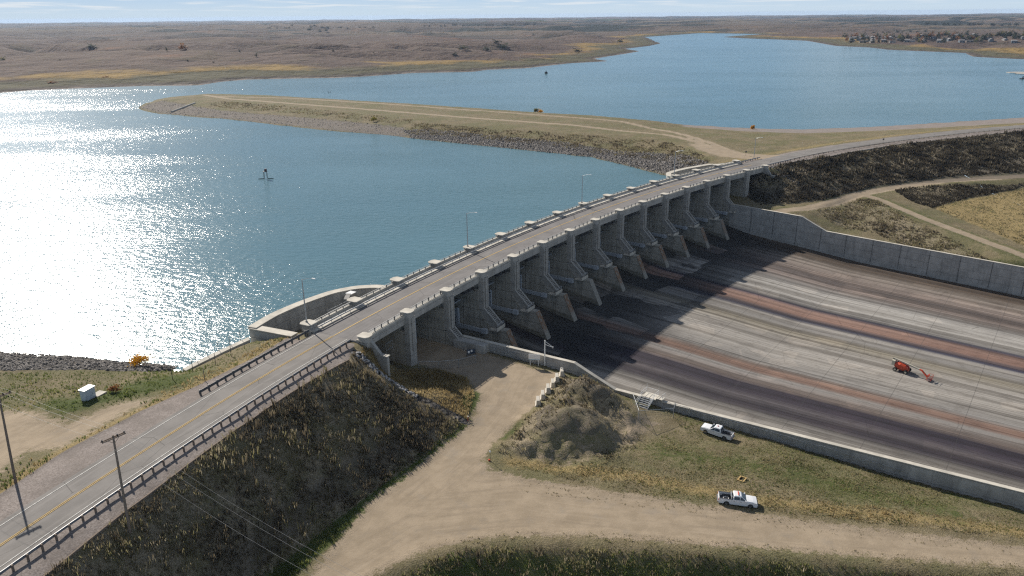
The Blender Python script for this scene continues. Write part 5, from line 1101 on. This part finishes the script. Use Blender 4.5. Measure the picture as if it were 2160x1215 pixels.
e = empty('gate_frame', S(4.6, -5.2, 0)); e.location = (*W(822, 742, .9)[:2], .6); e.rotation_euler = (0, 0, phi(3)); tag(e, 'pipe frame gate on the wing wall cap below the near bridge end', 'gate')
MB().bar((-1.2, 0, 0), (-1.2, 0, 2.6), .05).bar((1.2, 0, 0), (1.2, 0, 2.6), .05).bar((-1.2, 0, 2.5), (1.2, 0, 2.5), .05).bar((-1.2, 0, 1.0), (1.2, 0, 1.0), .05).build('frame', MATS['steel'], e)
q = empty('bare_post_row'); bpz = [(395, 790), (437, 782), (478, 762), (515, 748)]; 
for k, (px, py) in enumerate([(364, 800), (407, 783), (432, 803), (455, 770), (488, 752)]):
    g0 = gpt(px, py, 6); o = MB().bar((0, 0, -.2), (.05, 0, 2.6), .06, 6).build('fence_post', MATS['steel_dark']); o.location = g0
    tag(o, 'thin dark post standing in the grass between the guardrail and the sloping lake wall', 'post', 'thin posts by the sloping lake wall')
bpy.data.objects.remove(q)
for k, (px, py) in enumerate([(414, 763), (437, 751), (461, 739), (485, 727), (507, 715)]):
    p = W(px, py, 2.6 + k * .62); o = MB().bar((0, 0, -.5), (0, 0, 1.9), .05, 6).build('rail_post', MATS['steel_dark']); o.location = p; tag(o, 'thin upright post on top of the pale sloping lake wall', 'post', 'thin posts on the sloping wall')
# road signs on the far side
for px, py, hh, lab in ((1573, 329, 1.9, 'small dark road sign on the grass just before the far street lamp'), (1862, 305, 2.6, 'thin signpost on the lake side of the far road')):
    g0 = gpt(px, py, 5.5); e = empty('road_sign', g0, tocam); tag(e, lab, 'road sign'); MB().bar((0, 0, 0), (0, 0, hh), .05).build('post', MATS['wood'], e); MB().box((0, 0, hh), (.05, .8, .7)).build('sign_plate', MATS['steel_dark'], e)
# ------------------------------------------------------------------ things on the lake
p = W(561, 377, 0); e = empty('gauge_platform', p); e.scale = (.75, .75, .75); tag(e, 'small gauge platform on thin legs standing in the lake with floating booms', 'platform')
for x in (-1.0, 1.0):
    for y in (-.7, .7): MB().bar((x, y, -4), (x * .85, y * .85, 4.2), .13, 6).build('leg', MATS['steel_dark'], e)
MB().box((0, 0, 4.3), (2.3, 2.0, .2)).build('platform', MATS['steel_dark'], e); MB().box((.35, 0, 5.1), (1.2, 1.2, 1.5)).build('cabinet', simple('maroon_paint', (.07, .02, .03), .5), e)
MB().bar((1.2, .2, .1), (4.2, .9, .1), .22).bar((-1.2, 0, .1), (-4.2, -.8, .1), .22).build('float', MATS['steel_dark'], e)
def boat(px, py, s, lab, nm):
    p = W(px, py, 0); e = empty(nm, p, .3); tag(e, lab, 'boat' if nm == 'motor_boat' else 'buoy')
    if nm == 'motor_boat':
        MB().strip([[(x * s, -w_ * s, .35 * s), (x * s, 0, -.2 * s), (x * s, w_ * s, .35 * s)] for x, w_ in ((-2.6, .8), (0, 1.0), (1.8, .8), (3.0, .05))]).build('hull', MATS['steel_dark'], e, fix=False); MB().box((-.2 * s, 0, .4 * s), (3.5 * s, 1.5 * s, .2 * s)).build('deck', MATS['steel_dark'], e)
        MB().box((-.3 * s, 0, 1.0 * s), (.5 * s, .5 * s, 1.2 * s)).build('console', MATS['rubber'], e)
    else:
        MB().bar((0, 0, -.5), (0, 0, 1.8), 1.9, 12, 1.6).build('float', MATS['rubber'], e); MB().bar((0, 0, 1.8), (0, 0, 3.2), .5, 8).build('top_mark', MATS['rubber'], e)
boat(1152, 155, 1, 'dark round buoy floating alone in the middle of the far lake', 'buoy'); boat(2158, 166.5, 1.6, 'dark motor boat at the right frame edge below a low spit', 'motor_boat')
sp_ = MB(); sp_.cap([W(x, y, 0)[:2] for x, y in ((2122, 152.5), (2140, 151.8), (2165, 152), (2200, 152.5), (2200, 157), (2160, 157), (2140, 156), (2146, 154.6), (2130, 154))][::-1], -2, .35); tag(sp_.build('sand_spit', MATS['conc']), kind='structure')
lg = MB(); a, b_ = gpt(362, 237, .5), gpt(411, 218, 3); lg.bar(a + Vector((0, 0, .4)), b_ + Vector((0, 0, .3)), .8, 8); tag(lg.build('drain_pipe', MATS['conc_light']), 'pale pipe lying down the rocky tip of the long spit', 'pipe')
# ------------------------------------------------------------------ plants: shared builders
def leaf_cloud(n, rx, ry, rz, size, seed, cz_=0.0, clumps=9, flat=.6):
    r = np.random.default_rng(seed); C = r.normal(size=(clumps, 3)); C /= np.linalg.norm(C, axis=1)[:, None]; C *= r.uniform(.25, .75, (clumps, 1)); k = r.integers(0, clumps, n)
    P = C[k] + r.normal(size=(n, 3)) * .23; P *= np.array([rx, ry, rz]); P[:, 2] += cz_
    d = r.normal(size=(n, 3)); d /= np.linalg.norm(d, axis=1)[:, None]; u = np.cross(d, r.normal(size=(n, 3))); u /= np.linalg.norm(u, axis=1)[:, None]; s = size * r.uniform(.6, 1.4, (n, 1))
    V = np.stack([P - u * s, P + d * s * flat, P + u * s, P - d * s * flat], 1).reshape(-1, 3); F = np.arange(4 * n).reshape(n, 4); return V, F
def translucent(M, c, f=.45):
    t = M.new('ShaderNodeBsdfTranslucent'); M.put(t.inputs[0], c); x = M.new('ShaderNodeMixShader'); x.inputs[0].default_value = f; M.l.new(M.b.outputs[0], x.inputs[1]); M.l.new(t.outputs[0], x.inputs[2]); M.l.new(x.outputs[0], M.n['Material Output'].inputs[0])
def leaf_mat(name, a, b):
    M = Mat(name, .8, .15); g = M.new('ShaderNodeNewGeometry').outputs['Random Per Island']; c = M.mix(g, a, b); M.base(c); translucent(M, c, .35); return M.m
LM = {'yellow': leaf_mat('leaf_yellow', (.50, .22, .012), (.72, .42, .03)), 'olive': leaf_mat('leaf_olive', (.10, .10, .025), (.21, .19, .05)), 'dark': leaf_mat('leaf_dark', (.025, .03, .018), (.06, .065, .03)),
      'rust': leaf_mat('leaf_rust', (.20, .075, .025), (.30, .15, .05)), 'greyg': leaf_mat('leaf_grey_green', (.045, .055, .035), (.10, .105, .06)), 'lime': leaf_mat('leaf_yellow_green', (.20, .19, .03), (.36, .30, .06)), 'spruce': leaf_mat('leaf_spruce', (.012, .02, .014), (.03, .042, .022))}
def shrub_proto(name, kind, w_, h_, n, seed, leaf=.22, trunk=True):
    e = empty(name); V, F = leaf_cloud(n, w_ / 2, w_ / 2, h_ * .5, leaf, seed, h_ * .55); V[:, 2] = np.maximum(V[:, 2], .03); np_mesh('crown', V, F, LM[kind], e)
    if trunk:
        t = MB(); t.bar((0, 0, -.2), (0, 0, h_ * .5), .03 * h_, 6, .015 * h_); r = random.Random(seed)
        for k in range(5): a = k * 1.26; t.bar((0, 0, h_ * .2), (math.cos(a) * w_ * .3, math.sin(a) * w_ * .3, h_ * (.5 + .3 * r.random())), .015 * h_, 5, .006 * h_)
        t.build('stem', MATS['wood'], e)
    return e
g0 = gpt(297, 772, 2.5); e = shrub_proto('yellow_bush', 'yellow', 4.4, 2.6, 1300, 8, .14); e.location = g0; tag(e, 'bright yellow autumn bush on the rocky shore at the left', 'bush')
for px, py, kind, w_, h_, lab, nm in ((1130, 236, 'olive', 3.6, 3.6, 'olive green bush on the far edge of the spit, left of a yellow one', 'green_bush'), (1138, 236.5, 'yellow', 4.6, 3.4, 'yellow bush on the far edge of the spit, right beside an olive one', 'yellow_bush'),
                                     (788, 257, 'lime', 4.0, 3.0, 'yellow green bush on the near slope of the spit above the stones', 'green_bush'), (1588, 273, 'yellow', 2.6, 2.4, 'small orange yellow bush near the beach behind the far street lamp', 'yellow_bush'),
                                     (240, 828, 'rust', 2.2, 1.3, 'brown dry bush just right of the white equipment box', 'dry_bush')):
    e = shrub_proto(nm, kind, w_, h_, 420, int(px), .3 if w_ > 2.5 else .14); e.location = gpt(px, py, 4.0); tag(e, lab, 'bush')
e = empty('bare_tree', gpt(696, 207, 4)); tag(e, 'small bare leafless tree standing alone on the long spit', 'tree'); t = MB(); r = random.Random(3); t.bar((0, 0, -.3), (0, 0, 3.6), .35, 6, .2)
for k in range(26): a = r.random() * 6.28; z = 1.8 + r.random() * 2.4; l = 1.2 + r.random() * 1.8; t.bar((0, 0, z), (math.cos(a) * l, math.sin(a) * l, z + 1.2 + r.random() * 2.4), .09, 4, .03)
t.build('branches', MATS['wood'], e)
# ------------------------------------------------------------------ tufts (uncountable ground cover)
DRAIN = [W(748, 741, 7.2), W(800, 785, 3.6), W(870, 830, .2), W(988, 892, -4.6)]
def mask_at(G, k, x, y):
    i = np.clip(((x - G.x0) / G.st + .5).astype(int), 0, len(G.xs) - 1); j = np.clip(((y - G.y0) / G.st + .5).astype(int), 0, len(G.ys) - 1); return G.m[k][j, i]
def tufts(name, mat, n_try, region, hgt, spread, blades, seed, x0, x1, y0, y1, lab_ok=True, lean=.35, wd=.16, dens=None, anyw=False):
    r = np.random.default_rng(seed); X = r.uniform(x0, x1, n_try); Y = r.uniform(y0, y1, n_try); m = inpoly(X, Y, region)
    G_ = GN if (x0 > -132 and x1 < 203 and y1 < 380) else None
    if dens is not None: m &= (vnoise(X, Y, dens, seed + 5, 3) + r.uniform(-.25, .25, n_try)) > -.04
    X, Y = X[m], Y[m]; nn = (X > -131) & (X < 203) & (Y < 380); bare = np.where(nn, mask_at(GN, 'dirt', X, Y), mask_at(GM, 'dirt', X, Y)) + np.where(nn, mask_at(GN, 'gravel', X, Y), mask_at(GM, 'gravel', X, Y)) * .8
    keep_ = (bare < .35 + r.uniform(-.2, .25, len(X))) | anyw; dr_d = dline(X, Y, DRAIN); keep_ &= dr_d > .9; X, Y = X[keep_], Y[keep_]; Z = np.where((X > -131) & (X < 203) & (Y < 380), GN.at(X, Y), GM.at(X, Y)); n = len(X)
    sc = r.uniform(.4, 1.2, n) * (1 + 1.3 * vnoise(X, Y, 5, seed + 9, 3)); Vs = []
    for b_ in range(blades):
        a = r.uniform(0, 6.283, n); sp = spread * sc; bx_ = X + r.normal(0, .3, n) * sp; by_ = Y + r.normal(0, .3, n) * sp
        h_ = hgt * sc * r.uniform(.6, 1.1, n); lx = np.cos(a) * h_ * lean * r.uniform(.2, 1.2, n); ly = np.sin(a) * h_ * lean * r.uniform(.2, 1.2, n); pa = a + 1.5708 + r.normal(0, .5, n); wx, wy = np.cos(pa) * wd * sc, np.sin(pa) * wd * sc
        Vs.append(np.stack([np.stack([bx_ - wx, by_ - wy, Z - .06], 1), np.stack([bx_ + wx, by_ + wy, Z - .06], 1), np.stack([bx_ + lx + wx * .5, by_ + ly + wy * .5, Z + h_], 1), np.stack([bx_ + lx - wx * .5, by_ + ly - wy * .5, Z + h_ * .9], 1)], 1))
    V = np.concatenate(Vs).reshape(-1, 3); F = np.arange(len(V)).reshape(-1, 4); o = np_mesh(name, V, F, mat); return tag(o, kind='stuff')
def tuft_mat(name, stops, scale=.12):
    M = Mat(name, .9, .1); g = M.new('ShaderNodeNewGeometry').outputs['Random Per Island']; n = M.noise(M.co(), scale, 4, .6); v = M.math('ADD', M.math('MULTIPLY', g, .6), M.math('MULTIPLY', M.rng(n, .36, .64), .55)); v = M.math('SUBTRACT', v, .06); c = M.ramp(v, stops); M.base(c); translucent(M, c, .5); return M.m
TW = tuft_mat('weed_blades', [(0, (.060, .050, .036)), (.35, (.13, .105, .068)), (.6, (.20, .165, .105)), (.8, (.20, .185, .08)), (1, (.42, .36, .26))])
TK = tuft_mat('dark_weed_blades', [(0, (.028, .024, .018)), (.5, (.065, .054, .038)), (.8, (.10, .085, .055)), (1, (.30, .26, .20))])
TG = tuft_mat('green_grass_blades', [(0, (.05, .07, .02)), (.5, (.10, .13, .035)), (.8, (.17, .185, .06)), (1, (.28, .24, .10))])
TD = tuft_mat('dry_grass_blades', [(0, (.14, .125, .06)), (.4, (.23, .195, .10)), (.7, (.33, .28, .165)), (1, (.19, .20, .075))])
TO = tuft_mat('golden_grass_blades', [(0, (.20, .145, .065)), (.5, (.33, .25, .12)), (1, (.46, .37, .20))])
xs = lambda P: (min(p[0] for p in P) - 1, max(p[0] for p in P) + 1, min(p[1] for p in P) - 1, max(p[1] for p in P) + 1)
def cover(name, mat, poly, per_m2, hgt, spread, blades, seed, **k):
    a, b_, c, d = xs(poly); a = max(a, -420); b_ = min(b_, 500); c = max(c, 60); return tufts(name, mat, int((b_ - a) * (d - c) * per_m2), poly, hgt, spread, blades, seed, a, b_, c, d, **k)
cover('bank_weeds', TW, bank_L, 11, .60, .45, 4, 101, wd=.05, dens=2.2); cover('bank_weeds', TW, bank_L, 1.6, 1.15, .8, 7, 131, wd=.07, dens=6); cover('bank_weeds', TK, bank_R, .5, 1.5, 1.2, 7, 132, wd=.2, dens=9)
cover('bank_weeds', TK, bank_R, 4.2, .8, .8, 5, 102, wd=.13, dens=5); cover('bank_weeds', TK, bankR2, 4, .7, .8, 4, 103, wd=.14)
cover('bank_weeds', TK, cone_R, 5, .6, .7, 4, 104, wd=.1); cover('dry_grass', TO, cone_L, 16, .55, .4, 4, 105, wd=.05); cover('scrub', TW, mound_poly, 3.5, .5, .45, 4, 106, wd=.07, dens=3.0)
toe_band = [(p[0] - .6, p[1] + .5) for p in toeL] + [(p[0] + 2.6, p[1] - 1.9) for p in toeL][::-1]; cover('green_grass', TG, toe_band, 16, .38, .4, 4, 107, wd=.05, dens=4)
cover('green_grass', TG, ditch, 8, .38, .5, 3, 108, wd=.06, dens=4); cover('dry_grass', TD, ditch, 6, .42, .5, 3, 133, wd=.06, dens=3); cover('scrub', TW, ditch, 1.2, .8, .6, 6, 134, wd=.07, dens=6)
grassE = [W(1060, 975, -5), W(1290, 955, -6.5), W(1360, 925, -7.2), W(1440, 905, -8)] + [UV(u, -vw(u) - 1.5, 0)[:2] for u in (58, 80, 110, 150)] + [W(2500, 1180, -8), W(2160, 1135, -7.5), W(1700, 1087, -6.3), W(1300, 1035, -5.3)]
grassE0 = grassE
cover('dry_grass', TD, grassE, 9, .22, .35, 3, 109, wd=.05, dens=3.5); cover('golden_grass', TO, gold_band[:1] + [(p[0] + 1, p[1] - 3) for p in gold_band] + [(p[0], p[1] + 2.5) for p in gold_band[::-1]], 5, .28, .4, 3, 110, wd=.05, dens=3)
cover('dry_grass', TD, [(p[0], p[1] + 2.2) for p in fringe2] + [(p[0] + .5, p[1] - 3.5) for p in fringe2[::-1]], 4, .16, .3, 3, 111, wd=.05, dens=1.2, anyw=True)
cover('dry_grass', TD, [(p[0], p[1] + 1.0) for p in fringe] + [(p[0] - .5, p[1] - 4.2) for p in fringe[::-1]], 3.0, .15, .3, 3, 112, wd=.05, dens=1.0, anyw=True)
cover('green_grass', TG, grassE0, 6, .2, .35, 3, 119, wd=.05, dens=4)
benchg = [W(0, 785, 3.6), W(370, 778, 3.4)] + [p[:2] for p in slopewall_top] + [S(-4, 13.5)[:2]] + [p[:2] for p in rev(gravL)]
cover('green_grass', TG, benchg, 4, .3, .4, 3, 113, wd=.07, dens=5); cover('golden_grass', TO, [(p[0] - 3.2, p[1] + 2.2) for p in gravL] + rev([(p[0] + .3, p[1] - .2) for p in gravL]), 5, .35, .4, 3, 114, wd=.06, dens=3)
cover('scrub', TW, scrub_R, 4, .55, .6, 4, 115, wd=.11, dens=5); cover('dry_grass', TD, field_R, 2, .4, .6, 3, 116, wd=.12, dens=6)
slopeG = [p[:2] for p in PX(3.2, (860, 275), (1000, 285), (1200, 305), (1350, 328), (1480, 352))] + [p[:2] for p in PX(5.0, (1500, 338), (1460, 318), (1400, 296), (1200, 281), (1000, 265), (870, 254))]
cover('scrub', TW, slopeG, 1.5, .6, .9, 4, 117, wd=.16, dens=7); cover('scrub', TW, [p[:2] for p in PX(3.4, (430, 222), (600, 236), (860, 262))] + [p[:2] for p in PX(4.7, (870, 251), (720, 236), (600, 222), (460, 211))], .8, .6, 1.0, 3, 118, wd=.18, dens=7)
# ------------------------------------------------------------------ loose stones
def stones(name, poly, per, smin, smax, mat, seed, zoff=0.0):
    a, b_, c, d = xs(poly); r = np.random.default_rng(seed); n = int((b_ - a) * (d - c) * per); X = r.uniform(a, b_, n); Y = r.uniform(c, d, n); m = inpoly(X, Y, poly); X, Y = X[m], Y[m]; n = len(X)
    Z = np.where((X > -131) & (X < 203) & (Y < 380), GN.at(X, Y), GM.at(X, Y)); m = Z > -.4; X, Y, Z = X[m], Y[m], Z[m]; n = len(X)
    if poly is not rock_L and poly is not None and False: pass
    base = np.array([[1, 0, 0], [.31, .95, 0], [-.81, .59, 0], [-.81, -.59, 0], [.31, -.95, 0], [.3, .2, .8], [-.35, .15, .75], [0, -.4, .78]], float); faces = np.array([[0, 1, 5], [1, 2, 6], [2, 3, 6], [3, 4, 7], [4, 0, 7], [1, 6, 5], [5, 6, 7], [0, 5, 7], [3, 7, 6]])
    s = (r.uniform(0, 1, n) ** 2 * (smax - smin) + smin)[:, None, None]; an = r.uniform(0, 6.283, n); cs, sn = np.cos(an), np.sin(an); B = base[None] * s * r.uniform(.6, 1.3, (n, 1, 3)) + r.normal(0, .1, (n, 8, 3)) * s
    V = np.stack([B[:, :, 0] * cs[:, None] - B[:, :, 1] * sn[:, None] + X[:, None], B[:, :, 0] * sn[:, None] + B[:, :, 1] * cs[:, None] + Y[:, None], B[:, :, 2] + Z[:, None] - .12 * s[:, :, 0] + zoff], 2)
    F = (faces[None] + (np.arange(n) * 8)[:, None, None]).reshape(-1, 3); o = np_mesh(name, V.reshape(-1, 3), F, mat); return tag(o, kind='stuff')
def stone_mat(name, a, b):
    M = Mat(name, .85, .25); g = M.new('ShaderNodeNewGeometry').outputs['Random Per Island']; M.base(M.mix(g, a, b)); return M.m
SM = stone_mat('field_stone', (.06, .055, .05), (.23, .21, .195)); SB = stone_mat('pale_stone', (.13, .125, .125), (.52, .50, .48))
dr = [W(748, 741, 7.2), W(800, 785, 3.6), W(870, 830, .2), W(988, 892, -4.6)]; dpoly = [(p[0] - .7, p[1] - .75) for p in dr] + [(p[0] + .8, p[1] + .7) for p in dr[::-1]]
stones('drain_stones', dpoly, 12, .12, .34, SB, 201, .06); stones('shore_stones', rock_L, 5.5, .16, .5, SM, 202); stones('riprap_stones', [p[:2] for p in rock_G1], 1.5, .2, .75, SM, 203); stones('shore_stones', [p[:2] for p in rock_G0], .3, .15, .5, SM, 204)
stones('drain_stones', [(p[0] - .8, p[1]) for p in drainR] + [(p[0] + .8, p[1] + .5) for p in drainR[::-1]], 6, .2, .5, SM, 205, .05)
stones('mound_stones', mound_poly, 1.6, .08, .5, SM, 206)
# ------------------------------------------------------------------ far shrubs, trees, town
def fpt(px, py):
    d = ray(px, py); t = 300.0; last = None
    while t < 14000:
        x, y, z = d[0] * t, d[1] * t, CZ + d[2] * t
        if z < max(0, far_height(x, y)): return Vector((x, y, far_height(x, y)))
        t *= 1.006
    return Vector((x, y, z))
pr = {}
def far_shrub(kind, px, py, wpx, hpx, lab, grp='scattered shrubs and trees on the prairie'):
    p = fpt(px, py); D = p.length; s = D / FPX
    if kind not in pr: pr[kind] = shrub_proto('prairie_shrub', kind, 1.0, 1.0, 90, 77, .10, trunk=False); e = pr[kind]
    else: e = copy_under(pr[kind])
    e.location = p - Vector((0, 0, .2)); e.scale = (wpx * s, wpx * s * .8, hpx * s * 1.1); e.rotation_euler = (0, 0, random.random() * 6); tag(e, lab, 'shrub', grp)
for kind, px, py, w_, h_, lab in (('dark', 703, 110, 9, 6, 'dark round tree right of centre left on the brown hillside'), ('dark', 542, 122, 9, 8, 'dark tree on the hillside with a shadowed clump at its left'), ('dark', 505, 112, 7, 5, 'small dark tree just upslope left of a darker pair'),
                                  ('dark', 397, 132, 6, 5, 'small dark bush low on the hillside below the red thicket'), ('greyg', 351, 108, 6, 8, 'thin grey green tree left of the red thicket'), ('rust', 386, 106, 30, 12, 'wide rusty red thicket in a hillside hollow'),
                                  ('dark', 451, 133, 7, 3, 'flat dark bush in the middle of the slope'), ('dark', 126, 128, 6, 3, 'tiny dark bush on the slope at the left'), ('olive', 8, 128, 14, 6, 'pale olive bush at the left frame edge'), ('greyg', 192, 102, 30, 7, 'grey green brush on a dark round knoll at the left'),
                                  ('dark', 1125, 76, 5, 4, 'lone dark tree on the plain above the headland'), ('dark', 789, 117, 4, 3, 'tiny dark bush on the middle hillside'), ('greyg', 975, 105, 36, 9, 'wide grey green thicket, left one of the middle slope'), ('greyg', 1025, 108, 34, 8, 'wide grey green thicket in the middle of the slope'),
                                  ('greyg', 1065, 104, 40, 9, 'wide grey green thicket, right one of the middle slope'), ('dark', 960, 119, 24, 5, 'low dark thicket below the three wide ones'), ('dark', 1045, 96, 30, 7, 'dark thicket just above the three wide ones'), ('dark', 1310, 90, 20, 7, 'dark thicket on the slope behind the headland tip'),
                                  ('dark', 1215, 110, 26, 6, 'dark thicket near the shore left of the headland'), ('rust', 110, 176, 30, 4, 'low rusty red brush along the left shore'), ('rust', 225, 165, 22, 4, 'low orange brush above the left shore'), ('greyg', 655, 70, 14, 6, 'small round grove far out, left of a second one'), ('greyg', 675, 69, 14, 6, 'small round grove far out, middle one of three'), ('greyg', 689, 70, 12, 6, 'small round grove far out, right one of three')):
    far_shrub(kind, px, py, w_, h_, lab)
# tree lines far out
rs = random.Random(5)
def treeline(x0, x1, y0, y1, n, hp_, kind, lab):
    for k in range(n):
        t = (k + rs.random()) / n; far_shrub(kind, x0 + (x1 - x0) * t, y0 + (y1 - y0) * t + rs.uniform(-.4, .4), rs.uniform(7, 16), hp_ * rs.uniform(.6, 1.2), lab, 'far tree line ' + lab)
treeline(560, 790, 61, 60, 16, 3, 'dark', 'dark tree of the thin field windbreak out on the left plain'); treeline(890, 1135, 57, 53, 18, 4, 'dark', 'dark tree of the long windbreak on the plain beyond the middle slope')
treeline(1940, 2160, 53, 55, 16, 5, 'dark', 'dark tree of the belt on the plain beyond the town'); treeline(1840, 1960, 70, 68, 8, 4, 'dark', 'dark tree of the short row on the plain left of the town')
# town
def house_proto(k):
    wv = [(.34, .33, .32), (.18, .16, .14), (.12, .14, .16)][k]; rc = [(.16, .15, .15), (.09, .085, .085), (.24, .23, .23)][k]; e = empty('house'); L_, W_, H_ = [(13, 8, 3.2), (15, 9, 3.4), (11, 9, 5.2)][k]
    MB().box((0, 0, H_ / 2 - .3), (L_, W_, H_ + .6)).build('wall', simple('house_wall', wv, .8), e); r_ = MB(); r_.prism([(-W_ / 2 - .6, H_), (0, H_ + 2.4), (W_ / 2 + .6, H_), (W_ / 2 + .6, H_ - .15), (-W_ / 2 - .6, H_ - .15)], -L_ / 2 - .5, L_ / 2 + .5); ro = r_.build('roof', simple('house_roof', rc, .8), e); ro.rotation_euler = (0, 0, math.pi / 2)
    MB().box((-L_ * .25, -W_ / 2 - .03, 1.6), (1.8, .08, 1.2)).build('window', MATS['glass'], e); MB().box((L_ * .25, -W_ / 2 - .03, 1.6), (1.8, .08, 1.2)).build('window', MATS['glass'], e); MB().box((0, -W_ / 2 - .03, 1.0), (1.1, .08, 2.0)).build('door', MATS['white'], e); return e
hp_ = [house_proto(k) for k in range(3)]; used = [False] * 3; spots = []
tries = 0
while len(spots) < 58 and tries < 4000:
    tries += 1; px = rs.uniform(1795, 2155); yb = 92 - (px - 1790) * .004
    py = rs.uniform(78.5, 90.5) if px < 2075 else rs.uniform(87, 91.5)
    p = fpt(px, py)
    if all((p - q).length > 24 for q in spots) and p.z > 1.5:
        spots.append(p); k = rs.randrange(3); e = hp_[k] if not used[k] else copy_under(hp_[k]); used[k] = True; e.location = p; e.scale = (.85, .85, .8); e.rotation_euler = (0, 0, rs.choice([0, 1.57]) + rs.uniform(-.25, .25) - .3)
        tag(e, ['small white walled bungalow with a grey roof among the trees of the lakeside town', 'tan house with a dark roof among the trees of the lakeside town', 'two storey blue grey house with a pale roof in the lakeside town'][k], 'house', ['white bungalows of the lakeside town', 'tan houses of the lakeside town', 'blue grey houses of the lakeside town'][k])
tcount = 0
for _ in range(150):
    px = rs.uniform(1780, 2160); py = rs.uniform(78, 92) if px < 2075 else rs.uniform(78, 86); k = rs.choice(['greyg', 'dark', 'spruce', 'greyg', 'olive', 'rust', 'dark'])
    far_shrub(k, px, py, rs.uniform(7, 14), rs.uniform(5.5, 9.5), {'greyg': 'grey green round tree among the houses of the lakeside town', 'dark': 'dark round tree among the houses of the lakeside town', 'spruce': 'very dark spruce among the houses of the lakeside town', 'olive': 'olive yellow tree among the houses of the lakeside town', 'rust': 'rusty orange tree among the houses of the lakeside town'}[k], {'greyg': 'grey green town trees', 'dark': 'dark town trees', 'spruce': 'spruces in the town', 'olive': 'olive town trees', 'rust': 'rusty town trees'}[k])
# ------------------------------------------------------------------ haze
hb = MB().box((0, 7000, 40), (40000, 18400, 128)); ho = hb.build('haze', None) if False else None
hm = bpy.data.materials.new('haze_air'); hm.use_nodes = True; ht = hm.node_tree; ht.nodes.clear(); o_ = ht.nodes.new('ShaderNodeOutputMaterial'); pv = ht.nodes.new('ShaderNodeVolumePrincipled')
pv.inputs['Color'].default_value = (.55, .72, 1.0, 1); pv.inputs['Density'].default_value = HAZE; pv.inputs['Anisotropy'].default_value = .2; ht.links.new(pv.outputs[0], o_.inputs['Volume'])
ho = MB().box((0, 7200, 15), (40000, 18000, 115)).build('haze', hm); tag(ho, kind='stuff')
